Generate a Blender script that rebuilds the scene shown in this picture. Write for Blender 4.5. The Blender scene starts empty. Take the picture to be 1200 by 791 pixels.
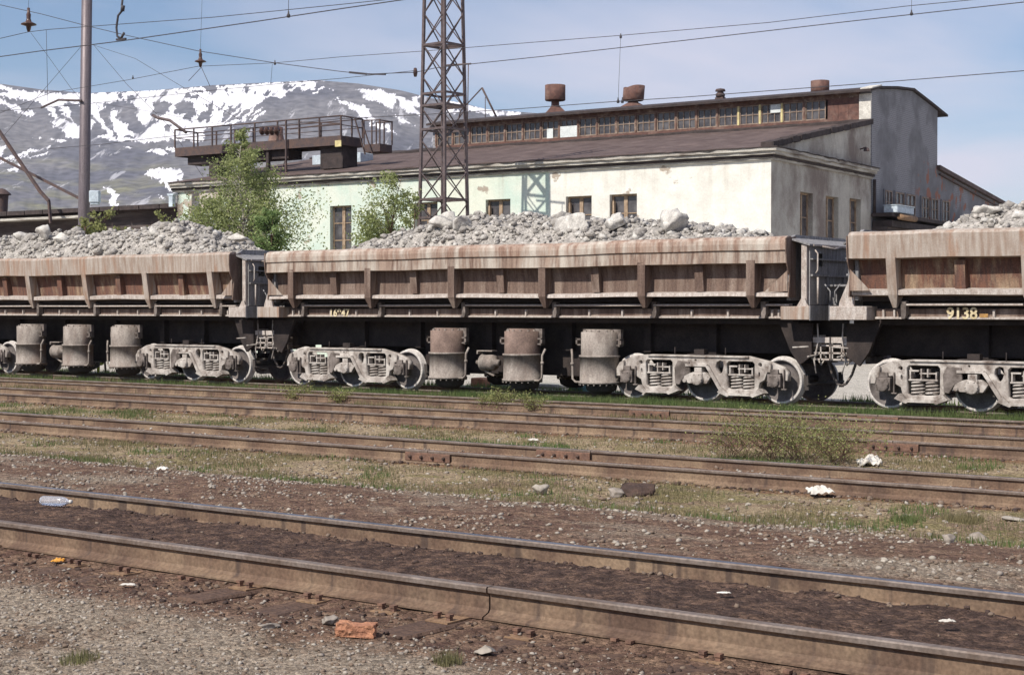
import bpy, math, random
import numpy as np
from mathutils import Vector, noise, Matrix

R = math.radians
rng = np.random.default_rng(7)
random.seed(7)
scene = bpy.context.scene
COL = scene.collection

# ------------------------------------------------------------------ camera
FPX, UVP, YH, CZ = 1850.0, -1860.0, 362.0, 1.95
TH = math.atan(FPX / (600 - UVP))
Fv = (-math.sin(TH), math.cos(TH)); Rv = (math.cos(TH), math.sin(TH))
cam_d = bpy.data.cameras.new('camera'); cam = bpy.data.objects.new('camera', cam_d); COL.objects.link(cam)
cam.location = (0, 0, CZ)
cam.rotation_euler = (R(90) - math.atan((395.5 - YH) / FPX), 0, TH)
cam_d.sensor_width = 36; cam_d.lens = FPX / 1200 * 36
cam_d.clip_start = 0.1; cam_d.clip_end = 30000
scene.camera = cam

# ------------------------------------------------------------------ light, sky, exposure
SUN_EL, SUN_AZ = 45.0, 190.0            # azimuth clockwise from +Y
w = bpy.data.worlds.new('World'); scene.world = w; w.use_nodes = True
nt = w.node_tree; nt.nodes.clear()
def N(nt, t, **k):
    n = nt.nodes.new(t)
    for a, b in k.items(): setattr(n, a, b)
    return n
out = N(nt, 'ShaderNodeOutputWorld'); bg = N(nt, 'ShaderNodeBackground'); bg.inputs[1].default_value = 0.088
sky = N(nt, 'ShaderNodeTexSky', sky_type='NISHITA'); sky.sun_disc = False
sky.sun_elevation = R(SUN_EL); sky.sun_rotation = R(SUN_AZ); sky.air_density = 1.0; sky.dust_density = 0.3; sky.ozone_density = 2.5
tc = N(nt, 'ShaderNodeTexCoord'); sp = N(nt, 'ShaderNodeSeparateXYZ'); nt.links.new(tc.outputs['Generated'], sp.inputs[0])
ad = N(nt, 'ShaderNodeMath', operation='ADD'); nt.links.new(sp.outputs[2], ad.inputs[0]); ad.inputs[1].default_value = 0.10
dx = N(nt, 'ShaderNodeMath', operation='DIVIDE'); nt.links.new(sp.outputs[0], dx.inputs[0]); nt.links.new(ad.outputs[0], dx.inputs[1])
dy = N(nt, 'ShaderNodeMath', operation='DIVIDE'); nt.links.new(sp.outputs[1], dy.inputs[0]); nt.links.new(ad.outputs[0], dy.inputs[1])
cb = N(nt, 'ShaderNodeCombineXYZ'); nt.links.new(dx.outputs[0], cb.inputs[0]); nt.links.new(dy.outputs[0], cb.inputs[1])
mp = N(nt, 'ShaderNodeMapping'); nt.links.new(cb.outputs[0], mp.inputs[0]); mp.inputs['Rotation'].default_value = (0, 0, -TH + 0.10)
mp.inputs['Scale'].default_value = (0.9, 0.8, 1); mp.inputs['Location'].default_value = (2.3, 0.4, 0)
cn = N(nt, 'ShaderNodeTexNoise'); cn.inputs['Scale'].default_value = 0.62; cn.inputs['Detail'].default_value = 5; cn.inputs['Roughness'].default_value = 0.5
cn.inputs['Distortion'].default_value = 0.5
nt.links.new(mp.outputs[0], cn.inputs[0])
cr = N(nt, 'ShaderNodeValToRGB'); nt.links.new(cn.outputs[0], cr.inputs[0])
cr.color_ramp.elements[0].position = 0.42; cr.color_ramp.elements[0].color = (0, 0, 0, 1)
cr.color_ramp.elements[1].position = 0.64; cr.color_ramp.elements[1].color = (.85, .85, .85, 1)
tint = N(nt, 'ShaderNodeMix', data_type='RGBA', blend_type='MULTIPLY'); tint.inputs[0].default_value = 1
nt.links.new(sky.outputs[0], tint.inputs[6]); tint.inputs[7].default_value = (0.87, 0.97, 1.09, 1)
mx = N(nt, 'ShaderNodeMix', data_type='RGBA')
nt.links.new(cr.outputs[0], mx.inputs[0]); nt.links.new(tint.outputs[2], mx.inputs[6]); mx.inputs[7].default_value = (8.0, 7.7, 8.9, 1)
nt.links.new(mx.outputs[2], bg.inputs[0]); nt.links.new(bg.outputs[0], out.inputs[0])

sd = bpy.data.lights.new('sun', 'SUN'); sun = bpy.data.objects.new('sun', sd); COL.objects.link(sun)
sd.energy = 4.85; sd.angle = R(0.5); sd.color = (1.0, 0.925, 0.82)
sdir = Vector((math.sin(R(SUN_AZ)) * math.cos(R(SUN_EL)), math.cos(R(SUN_AZ)) * math.cos(R(SUN_EL)), math.sin(R(SUN_EL))))
sun.rotation_euler = sdir.to_track_quat('Z', 'Y').to_euler(); sun.location = (0, -20, 40)
vs = scene.view_settings; vs.view_transform = 'Standard'; vs.look = 'None'; vs.gamma = 1; vs.use_curve_mapping = False
vs.exposure = 0.2
scene.cycles.volume_bounces = 0

# ------------------------------------------------------------------ helpers
def ray(u):
    t = (u - 600) / FPX
    return (Fv[0] + t * Rv[0], Fv[1] + t * Rv[1])
def at(u, v, Y):
    d = ray(u); k = Y / d[1]
    return Vector((d[0] * k, Y, CZ - (v - YH) / FPX * k))
def tag(o, label=None, cat=None, group=None, kind=None):
    if label: o['label'] = label
    if cat: o['category'] = cat
    if group: o['group'] = group
    if kind: o['kind'] = kind
    return o
def empty(name, loc=(0, 0, 0), rz=0.0, parent=None):
    o = bpy.data.objects.new(name, None); COL.objects.link(o); o.location = loc; o.rotation_euler = (0, 0, rz)
    o.empty_display_size = 0.2; o.parent = parent
    return o
def mesh_np(name, V, Fc, mat, parent=None, smooth=False, loc=(0, 0, 0)):
    """V (n,3); Fc (m,k) uniform faces"""
    V = np.asarray(V, dtype=np.float32); Fc = np.asarray(Fc, dtype=np.int32)
    me = bpy.data.meshes.new(name); me.vertices.add(len(V)); me.vertices.foreach_set('co', V.ravel())
    k = Fc.shape[1]; me.loops.add(Fc.size); me.loops.foreach_set('vertex_index', Fc.ravel())
    me.polygons.add(len(Fc)); me.polygons.foreach_set('loop_start', np.arange(0, Fc.size, k, dtype=np.int32))
    me.polygons.foreach_set('loop_total', np.full(len(Fc), k, dtype=np.int32))
    if smooth: me.polygons.foreach_set('use_smooth', np.ones(len(Fc), dtype=bool))
    me.update(calc_edges=True); me.validate()
    for m in (mat if isinstance(mat, (list, tuple)) else [mat]): me.materials.append(m)
    o = bpy.data.objects.new(name, me); COL.objects.link(o); o.parent = parent; o.location = loc
    return o
class MB:
    def __init__(s): s.v = []; s.f = []; s.m = []; s.sm = []
    def add(s, vs_, fs, mi=0, smooth=False):
        b = len(s.v); s.v += [tuple(p) for p in vs_]
        for f in fs: s.f.append([b + i for i in f]); s.m.append(mi); s.sm.append(smooth)
        return s
    def box(s, x0, x1, y0, y1, z0, z1, mi=0):
        x0, x1 = sorted((x0, x1)); y0, y1 = sorted((y0, y1)); z0, z1 = sorted((z0, z1))
        V = [(x, y, z) for z in (z0, z1) for y in (y0, y1) for x in (x0, x1)]
        return s.add(V, [(0, 2, 3, 1), (4, 5, 7, 6), (0, 1, 5, 4), (2, 6, 7, 3), (0, 4, 6, 2), (1, 3, 7, 5)], mi)
    def prism(s, poly, axis, d0, d1, mi=0, ms=None):
        """poly in the 2 remaining axes; axis 'x': (y,z); 'y': (x,z); 'z': (x,y)"""
        n = len(poly)
        def P(p, d): return (d, p[0], p[1]) if axis == 'x' else ((p[0], d, p[1]) if axis == 'y' else (p[0], p[1], d))
        V = [P(p, d0) for p in poly] + [P(p, d1) for p in poly]
        ar = sum(poly[i][0] * poly[(i + 1) % n][1] - poly[(i + 1) % n][0] * poly[i][1] for i in range(n))
        flip = (ar < 0) ^ (axis == 'y') ^ (d1 < d0)
        fs = [list(range(n))[::-1], [n + i for i in range(n)]] + [[i, (i + 1) % n, n + (i + 1) % n, n + i] for i in range(n)]
        if flip: fs = [f[::-1] for f in fs]
        b = len(s.f); s.add(V, fs, mi)
        if ms:
            for i, m in ms.items(): s.m[b + 2 + i] = m
        return s
    def tube(s, pts, r, seg=8, mi=0, cap=True, smooth=True):
        pts = [Vector(p) for p in pts]; n = len(pts)
        rs = r if isinstance(r, (list, tuple)) else [r] * n
        V = []; prev = None
        for i, p in enumerate(pts):
            t = (pts[min(i + 1, n - 1)] - pts[max(i - 1, 0)])
            t = t.normalized() if t.length > 1e-9 else Vector((0, 0, 1))
            if prev is None:
                a = Vector((0, 0, 1)) if abs(t.z) < 0.9 else Vector((1, 0, 0))
                nrm = t.cross(a).normalized()
            else:
                nrm = (prev - t * prev.dot(t))
                nrm = nrm.normalized() if nrm.length > 1e-6 else t.orthogonal().normalized()
            prev = nrm; bn = t.cross(nrm)
            for k in range(seg):
                a = 2 * math.pi * k / seg
                V.append(p + (nrm * math.cos(a) + bn * math.sin(a)) * rs[i])
        F = []
        for i in range(n - 1):
            for k in range(seg):
                k2 = (k + 1) % seg
                F.append((i * seg + k, i * seg + k2, (i + 1) * seg + k2, (i + 1) * seg + k))
        s.add(V, F, mi, smooth)
        if cap:
            b = len(s.v) - len(V)
            s.f.append([b + k for k in range(seg)][::-1]); s.m.append(mi); s.sm.append(False)
            s.f.append([b + (n - 1) * seg + k for k in range(seg)]); s.m.append(mi); s.sm.append(False)
        return s
    def bar(s, p0, p1, wd, hg, mi=0):
        """rectangular bar between two points"""
        p0 = Vector(p0); p1 = Vector(p1); t = (p1 - p0).normalized()
        a = Vector((0, 0, 1)) if abs(t.z) < 0.95 else Vector((0, 1, 0))
        n = t.cross(a).normalized(); b = n.cross(t)
        V = []
        for p in (p0, p1):
            for (i, j) in ((-1, -1), (1, -1), (1, 1), (-1, 1)): V.append(p + n * i * wd / 2 + b * j * hg / 2)
        return s.add(V, [(0, 1, 2, 3)[::-1], (4, 5, 6, 7), (0, 1, 5, 4), (1, 2, 6, 5), (2, 3, 7, 6), (3, 0, 4, 7)], mi)
    def lathe(s, prof, o=(0, 0, 0), axis='z', seg=24, mi=0, smooth=True):
        """prof: list of (r, h)"""
        V = []
        for (r, h) in prof:
            for k in range(seg):
                a = 2 * math.pi * k / seg; c, q = r * math.cos(a), r * math.sin(a)
                p = (c, q, h) if axis == 'z' else ((c, h, q) if axis == 'y' else (h, c, q))
                V.append((p[0] + o[0], p[1] + o[1], p[2] + o[2]))
        F = []
        for i in range(len(prof) - 1):
            for k in range(seg):
                k2 = (k + 1) % seg; f = (i * seg + k, i * seg + k2, (i + 1) * seg + k2, (i + 1) * seg + k)
                F.append(f if axis != 'y' else f[::-1])
        s.add(V, F, mi, smooth)
        return s
    def build(s, name, mats, parent=None, loc=(0, 0, 0), rz=0.0, bevel=0):
        me = bpy.data.meshes.new(name); me.from_pydata(s.v, [], s.f)
        for m in (mats if isinstance(mats, (list, tuple)) else [mats]): me.materials.append(m)
        me.polygons.foreach_set('material_index', s.m); me.polygons.foreach_set('use_smooth', s.sm); me.update()
        o = bpy.data.objects.new(name, me); COL.objects.link(o); o.parent = parent; o.location = loc; o.rotation_euler = (0, 0, rz)
        if bevel:
            b = o.modifiers.new('bevel', 'BEVEL'); b.width = bevel; b.segments = 1; b.limit_method = 'ANGLE'
        return o
def copy_tree(o, parent=None):
    c = o.copy(); COL.objects.link(c); c.parent = parent
    for ch in list(o.children): copy_tree(ch, c)
    return c
def blob(rx, ry, rz_, seed, sub=2, rough=0.25, flat=False):
    """irregular angular stone: numpy verts/faces"""
    import bmesh
    bm = bmesh.new(); bmesh.ops.create_icosphere(bm, subdivisions=sub, radius=1)
    rd = random.Random(seed); pl = [(Vector((rd.gauss(0, 1), rd.gauss(0, 1), rd.gauss(0, 1))).normalized(), rd.uniform(.38, .80)) for _ in range(11)]
    off = Vector((seed * 3.7, seed * 1.3, 0))
    for v in bm.verts:
        p = v.co.copy()
        for _ in range(2):
            for n_, d_ in pl:
                k = p.dot(n_)
                if k > d_: p -= n_ * (k - d_)
        p *= 1.35
        p *= 1 + rough * noise.noise(p * 1.7 + off)
        v.co = Vector((p.x * rx, p.y * ry, p.z * rz_))
    V = np.array([v.co[:] for v in bm.verts]); F = np.array([[q.index for q in f.verts] for f in bm.faces]); bm.free()
    return V, F
def scatter(name, P, S, mat, variants, parent=None, mats=None):
    """stones of size S at points P, merged into one mesh"""
    n = len(P); allV = []; allF = []; base = 0; mi = []
    which = rng.integers(0, len(variants), n); ang = rng.uniform(0, 6.283, n); tilt = rng.uniform(-.6, .6, n)
    for i in range(n):
        V, F = variants[which[i]]
        c, s_ = math.cos(ang[i]), math.sin(ang[i]); ct, st = math.cos(tilt[i]), math.sin(tilt[i])
        A = np.array([[c, -s_, 0], [s_, c, 0], [0, 0, 1]]) @ np.array([[1, 0, 0], [0, ct, -st], [0, st, ct]])
        allV.append((V * S[i]) @ A.T + P[i]); allF.append(F + base); base += len(V)
        mi.append(np.full(len(F), rng.integers(0, len(mats) if mats else 1)))
    o = mesh_np(name, np.concatenate(allV), np.concatenate(allF), mats if mats else mat, parent)
    if mats: o.data.polygons.foreach_set('material_index', np.concatenate(mi).astype(np.int32))
    return o

# ------------------------------------------------------------------ materials
def mat(name, c1, c2=None, scale=3.0, rough=.85, metal=0.0, streak=None, c3=None, c3amt=.5, c3scale=1.2, bump=0.0, bscale=30,
        detail=6, lo=.38, hi=.62, fine=.25, fscale=40, spec=.3, coords='pos', hard=False):
    m = bpy.data.materials.new(name); m.use_nodes = True; t = m.node_tree; L = t.links.new
    b = t.nodes['Principled BSDF']; b.inputs['Roughness'].default_value = rough; b.inputs['Metallic'].default_value = metal
    b.inputs['Specular IOR Level'].default_value = spec
    if coords == 'pos': src = N(t, 'ShaderNodeNewGeometry').outputs['Position']
    else: src = N(t, 'ShaderNodeTexCoord').outputs['Object']
    c2 = c2 or tuple(x * .7 for x in c1)
    mp = N(t, 'ShaderNodeMapping'); L(src, mp.inputs[0])
    if streak: mp.inputs['Scale'].default_value = streak
    n1 = N(t, 'ShaderNodeTexNoise'); n1.inputs['Scale'].default_value = scale; n1.inputs['Detail'].default_value = detail; n1.inputs['Roughness'].default_value = .6
    L(mp.outputs[0], n1.inputs[0])
    r1 = N(t, 'ShaderNodeValToRGB'); L(n1.outputs[0], r1.inputs[0])
    r1.color_ramp.elements[0].position = lo; r1.color_ramp.elements[1].position = hi
    r1.color_ramp.elements[0].color = (*c1, 1); r1.color_ramp.elements[1].color = (*c2, 1)
    cur = r1.outputs[0]
    if c3:
        n3 = N(t, 'ShaderNodeTexNoise'); n3.inputs['Scale'].default_value = c3scale; n3.inputs['Detail'].default_value = 8; n3.inputs['Roughness'].default_value = .65
        mp3 = N(t, 'ShaderNodeMapping'); L(src, mp3.inputs[0]); mp3.inputs['Location'].default_value = (7.1, 3.3, 1.7)
        if streak: mp3.inputs['Scale'].default_value = tuple(max(.35, x * .6) if i == 2 else x * .5 for i, x in enumerate(streak))
        L(mp3.outputs[0], n3.inputs[0])
        r3 = N(t, 'ShaderNodeValToRGB'); L(n3.outputs[0], r3.inputs[0])
        e = .02 if hard else .09
        r3.color_ramp.elements[0].position = 1 - c3amt - e; r3.color_ramp.elements[1].position = 1 - c3amt + e
        x = N(t, 'ShaderNodeMix', data_type='RGBA'); L(r3.outputs[0], x.inputs[0]); L(cur, x.inputs[6]); x.inputs[7].default_value = (*c3, 1)
        cur = x.outputs[2]
    if fine:
        nf = N(t, 'ShaderNodeTexNoise'); nf.inputs['Scale'].default_value = fscale; nf.inputs['Detail'].default_value = 3; L(src, nf.inputs[0])
        mr = N(t, 'ShaderNodeMapRange'); L(nf.outputs[0], mr.inputs[0]); mr.inputs[1].default_value = .3; mr.inputs[2].default_value = .7
        mr.inputs[3].default_value = 1 - fine; mr.inputs[4].default_value = 1 + fine
        x = N(t, 'ShaderNodeVectorMath', operation='SCALE'); L(cur, x.inputs[0]); L(mr.outputs[0], x.inputs[3]); cur = x.outputs[0]
    L(cur, b.inputs['Base Color'])
    if bump:
        nb = N(t, 'ShaderNodeTexNoise'); nb.inputs['Scale'].default_value = bscale; nb.inputs['Detail'].default_value = 5; L(src, nb.inputs[0])
        bp = N(t, 'ShaderNodeBump'); bp.inputs['Strength'].default_value = bump; bp.inputs['Distance'].default_value = .05
        L(nb.outputs[0], bp.inputs['Height']); L(bp.outputs[0], b.inputs['Normal'])
    m['bsdf'] = 1
    return m
STK = (5, 5, .35)
M = {}
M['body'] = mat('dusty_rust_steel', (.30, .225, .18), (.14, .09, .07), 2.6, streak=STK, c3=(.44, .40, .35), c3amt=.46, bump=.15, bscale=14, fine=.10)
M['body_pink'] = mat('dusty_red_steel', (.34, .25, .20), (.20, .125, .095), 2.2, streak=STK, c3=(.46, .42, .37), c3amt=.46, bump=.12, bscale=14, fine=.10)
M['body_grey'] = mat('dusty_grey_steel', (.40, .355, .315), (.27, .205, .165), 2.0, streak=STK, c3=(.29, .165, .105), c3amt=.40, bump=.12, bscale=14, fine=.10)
M['panel'] = mat('panel_rust_and_shade', (.16, .112, .09), (.095, .062, .05), 2.2, streak=STK, c3=(.26, .205, .17), c3amt=.42, bump=.15, bscale=10)  # rust darkened so that the recess shade sits in the colour
M['panel_red'] = mat('panel_red_rust_and_shade', (.165, .08, .055), (.10, .058, .048), 2.6, streak=(5, 5, .3), c3=(.33, .25, .17), c3amt=.42)  # red rust dulled by the shade painted into the recessed panels
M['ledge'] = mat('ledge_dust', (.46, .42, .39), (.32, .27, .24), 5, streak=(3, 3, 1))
M['dust'] = mat('bogie_dust', (.50, .465, .43), (.30, .265, .24), 4, c3=(.12, .09, .075), c3amt=.41, c3scale=4.5, bump=.15, bscale=25, fine=.10)
M['dust_mid'] = mat('dusty_iron', (.21, .18, .165), (.085, .07, .062), 5, bump=.15)
M['wheel_rim'] = mat('wheel_rim', (.58, .55, .52), (.42, .39, .37), 6)
M['wheel'] = mat('wheel_disc', (.17, .15, .145), (.10, .088, .085), 4)  # disc toned down to paint the shade behind the side frames
M['under'] = mat('underframe_shade', (.045, .035, .032), (.025, .02, .02), 3, rough=.9)  # near-black colour stands in for the shadow beneath the wagons
M['under_grey'] = mat('underframe_grey', (.07, .06, .056), (.04, .034, .03), 3, rough=.9)
M['tank'] = mat('cylinder_grey', (.31, .275, .245), (.20, .17, .15), 3, streak=(2, 2, .8), c3=(.20, .15, .125), c3amt=.38, fine=.22, fscale=28)
M['tank_brown'] = mat('cylinder_brown', (.21, .15, .125), (.135, .095, .08), 3, fine=.22, fscale=28)
M['endblue'] = mat('end_plate_grey', (.25, .25, .26), (.15, .145, .15), 4, streak=(4, 4, .6), c3=(.28, .27, .26), c3amt=.4)
M['ore'] = mat('crushed_ore', (.37, .35, .32), (.24, .225, .21), 3.5, c3=(.46, .43, .40), c3amt=.42, c3scale=7, bump=1.0, bscale=16, fine=.35, fscale=25)
M['ore_l'] = mat('ore_pale', (.54, .525, .49), (.36, .345, .325), 6, bump=.3, bscale=14)
M['ore_d'] = mat('ore_grey', (.34, .32, .295), (.23, .215, .20), 6, bump=.3, bscale=14)
M['rail'] = mat('rail_rust', (.155, .10, .068), (.095, .060, .044), 2.0, streak=(1, 1, .35), c3=(.225, .16, .108), c3amt=.47, c3scale=2.2, fine=.25, bump=.12, bscale=40)
def rail_stain():
    t = M['rail'].node_tree; L = t.links.new; b = t.nodes['Principled BSDF']; src = b.inputs['Base Color'].links[0].from_socket
    g_ = N(t, 'ShaderNodeNewGeometry'); mp = N(t, 'ShaderNodeMapping'); L(g_.outputs['Position'], mp.inputs[0]); mp.inputs['Scale'].default_value = (1, .3, .05)
    n = N(t, 'ShaderNodeTexNoise'); n.inputs['Scale'].default_value = 7; n.inputs['Detail'].default_value = 5; L(mp.outputs[0], n.inputs[0])
    r = N(t, 'ShaderNodeMapRange'); L(n.outputs[0], r.inputs[0]); r.inputs[1].default_value = .58; r.inputs[2].default_value = .66; r.inputs[4].default_value = .75
    x = N(t, 'ShaderNodeMix', data_type='RGBA'); L(r.outputs[0], x.inputs[0]); L(src, x.inputs[6]); x.inputs[7].default_value = (.06, .042, .036, 1); L(x.outputs[2], b.inputs['Base Color'])
rail_stain()
M['railtop'] = mat('rail_worn_steel', (.28, .27, .29), (.20, .19, .20), 3, rough=.34, metal=.85, fine=.15, spec=.5)
M['raildull'] = mat('rail_dull_head', (.20, .165, .145), (.14, .105, .085), 3, rough=.6, metal=.2, fine=.25)
M['plate'] = mat('fishplate_rust', (.19, .108, .075), (.12, .072, .055), 8, bump=.2)
M['wood'] = mat('sleeper_wood', (.11, .068, .048), (.075, .047, .036), 3, streak=(12, 1, 1), bump=.5, bscale=20)
M['clayplate'] = mat('tie_plate_rust', (.27, .175, .105), (.17, .105, .065), 8, bump=.3)
M['roof'] = mat('tar_roof', (.115, .085, .078), (.075, .052, .048), 1.2, c3=(.15, .11, .10), c3amt=.4, bump=.4, bscale=3)
M['tar'] = mat('tar_edge', (.06, .046, .044), (.035, .028, .028), 3, bump=.6, bscale=5)
M['cornice'] = mat('cornice_plaster', (.50, .485, .44), (.34, .315, .28), 1.5, streak=(.6, .6, 5), c3=(.14, .115, .10), c3amt=.43, c3scale=2.2, bump=.4, bscale=6)
M['wood_frame'] = mat('window_wood', (.36, .27, .19), (.22, .155, .105), 5, streak=(2, 2, 1))
M['rustwood'] = mat('rust_wood_frame', (.17, .10, .078), (.105, .062, .05), 4, c3=(.31, .245, .20), c3amt=.4, c3scale=4)
M['monitorwood'] = mat('monitor_wood', (.30, .24, .195), (.17, .12, .095), 5)
M['yellowwood'] = mat('yellow_frame', (.62, .55, .28), (.45, .38, .2), 5)
M['curtain'] = mat('board_pale', (.62, .66, .66), (.52, .56, .56), 3)
M['glass'] = mat('dusty_glass', (.055, .05, .055), (.10, .095, .10), 1.5, rough=.25, fine=.2, fscale=3, spec=.5)
M['gable'] = mat('grey_render_brick', (.195, .19, .195), (.145, .14, .145), 1.1, c3=(.25, .25, .26), c3amt=.40, bump=.3, bscale=12)
M['plaster_and_lit_side'] = mat('plaster_and_lit_side', (.62, .60, .55), (.45, .43, .39), 4)  # plaster of sills and cap; also paints the sunlit gable side
M['rust'] = mat('rusty_sheet', (.15, .078, .062), (.095, .052, .045), 5, c3=(.21, .14, .115), c3amt=.4)
M['steel_dark'] = mat('dark_steel', (.065, .05, .052), (.10, .065, .055), 4, rough=.7)
M['mast'] = mat('mast_steel', (.12, .095, .098), (.085, .062, .06), 5, rough=.6)
M['wire'] = mat('wire', (.045, .042, .05), (.06, .055, .06), 4, rough=.6, fine=0)
M['porcelain'] = mat('brown_porcelain', (.06, .035, .03), (.09, .05, .04), 8, rough=.3)
M['pole'] = mat('pole_grey', (.175, .15, .16), (.12, .10, .11), 5, streak=(6, 6, .3), rough=.5, metal=.3)
M['shed'] = mat('shed_wall', (.075, .055, .052), (.04, .03, .03), 2, streak=(.5, .5, 4), c3=(.12, .10, .095), c3amt=.4)
M['bark'] = mat('birch_bark', (.48, .45, .40), (.12, .10, .09), 6, streak=(1, 1, 3))
M['twig'] = mat('twig', (.12, .07, .05), (.08, .05, .04), 6)
M['leaf'] = mat('birch_leaf', (.34, .375, .165), (.22, .265, .10), 2.0, rough=.6, fine=.35, fscale=9)
M['leaf_y'] = mat('young_leaf', (.31, .33, .13), (.22, .23, .09), 3, rough=.6, fine=.35, fscale=9)
M['leaf_g'] = mat('willow_leaf', (.25, .33, .13), (.15, .23, .08), 2.0, rough=.6, fine=.35, fscale=9)
M['grass'] = mat('green_grass', (.10, .16, .05), (.15, .18, .07), 1.5, rough=.8, fine=.3, fscale=6)
M['drygrass'] = mat('dry_grass', (.27, .22, .125), (.17, .165, .08), 1.0, rough=.9, fine=.3, fscale=6)
M['paper'] = mat('white_paper', (.66, .64, .59), (.50, .47, .42), 8, fine=.1)
M['brick'] = mat('orange_brick', (.42, .205, .115), (.30, .14, .085), 9, bump=.5, c3=(.58, .38, .25), c3amt=.35, c3scale=6)
M['teal'] = mat('teal_paint', (.09, .20, .21), (.06, .13, .14), 4)
M['concrete'] = mat('concrete', (.36, .36, .33), (.25, .25, .22), 4, bump=.3)
M['yellowgreen'] = mat('yellow_green_paint', (.36, .40, .05), (.2, .24, .04), 6)
M['whitebox'] = mat('pale_blue_paint', (.50, .58, .64), (.38, .44, .5), 6)
M['numpaint'] = mat('number_paint', (.66, .58, .40), (.42, .34, .2), 12, fine=.1)
M['orangepaint'] = mat('orange_spot', (.42, .24, .08), (.3, .17, .07), 12)
M['gravel_a'] = mat('gravel_grey', (.30, .265, .23), (.21, .18, .15), 20)
M['gravel_b'] = mat('gravel_brown', (.20, .15, .115), (.13, .095, .07), 20)
M['gravel_c'] = mat('gravel_pale', (.38, .345, .295), (.27, .24, .205), 20)
M['clod'] = mat('dirt_clod', (.075, .048, .038), (.045, .03, .026), 10, bump=.4)
M['goldplastic'] = mat('orange_plastic', (.55, .27, .05), (.42, .18, .03), 8)
def glassy(name, col):
    m = bpy.data.materials.new(name); m.use_nodes = True; b = m.node_tree.nodes['Principled BSDF']
    b.inputs['Base Color'].default_value = (*col, 1); b.inputs['Roughness'].default_value = .12
    b.inputs['Transmission Weight'].default_value = .75; b.inputs['IOR'].default_value = 1.35
    return m
M['bottle'] = glassy('clear_plastic', (.85, .86, .92))

# leaves a little translucent
for k in ('leaf', 'leaf_y', 'leaf_g', 'grass', 'drygrass'):
    t = M[k].node_tree; b = t.nodes['Principled BSDF']; o_ = t.nodes['Material Output']
    tr = N(t, 'ShaderNodeBsdfTranslucent'); ms = N(t, 'ShaderNodeMixShader'); ms.inputs[0].default_value = .42
    src = b.inputs['Base Color'].links[0].from_socket
    t.links.new(src, tr.inputs[0]); t.links.new(b.outputs[0], ms.inputs[1]); t.links.new(tr.outputs[0], ms.inputs[2]); t.links.new(ms.outputs[0], o_.inputs[0])

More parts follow.
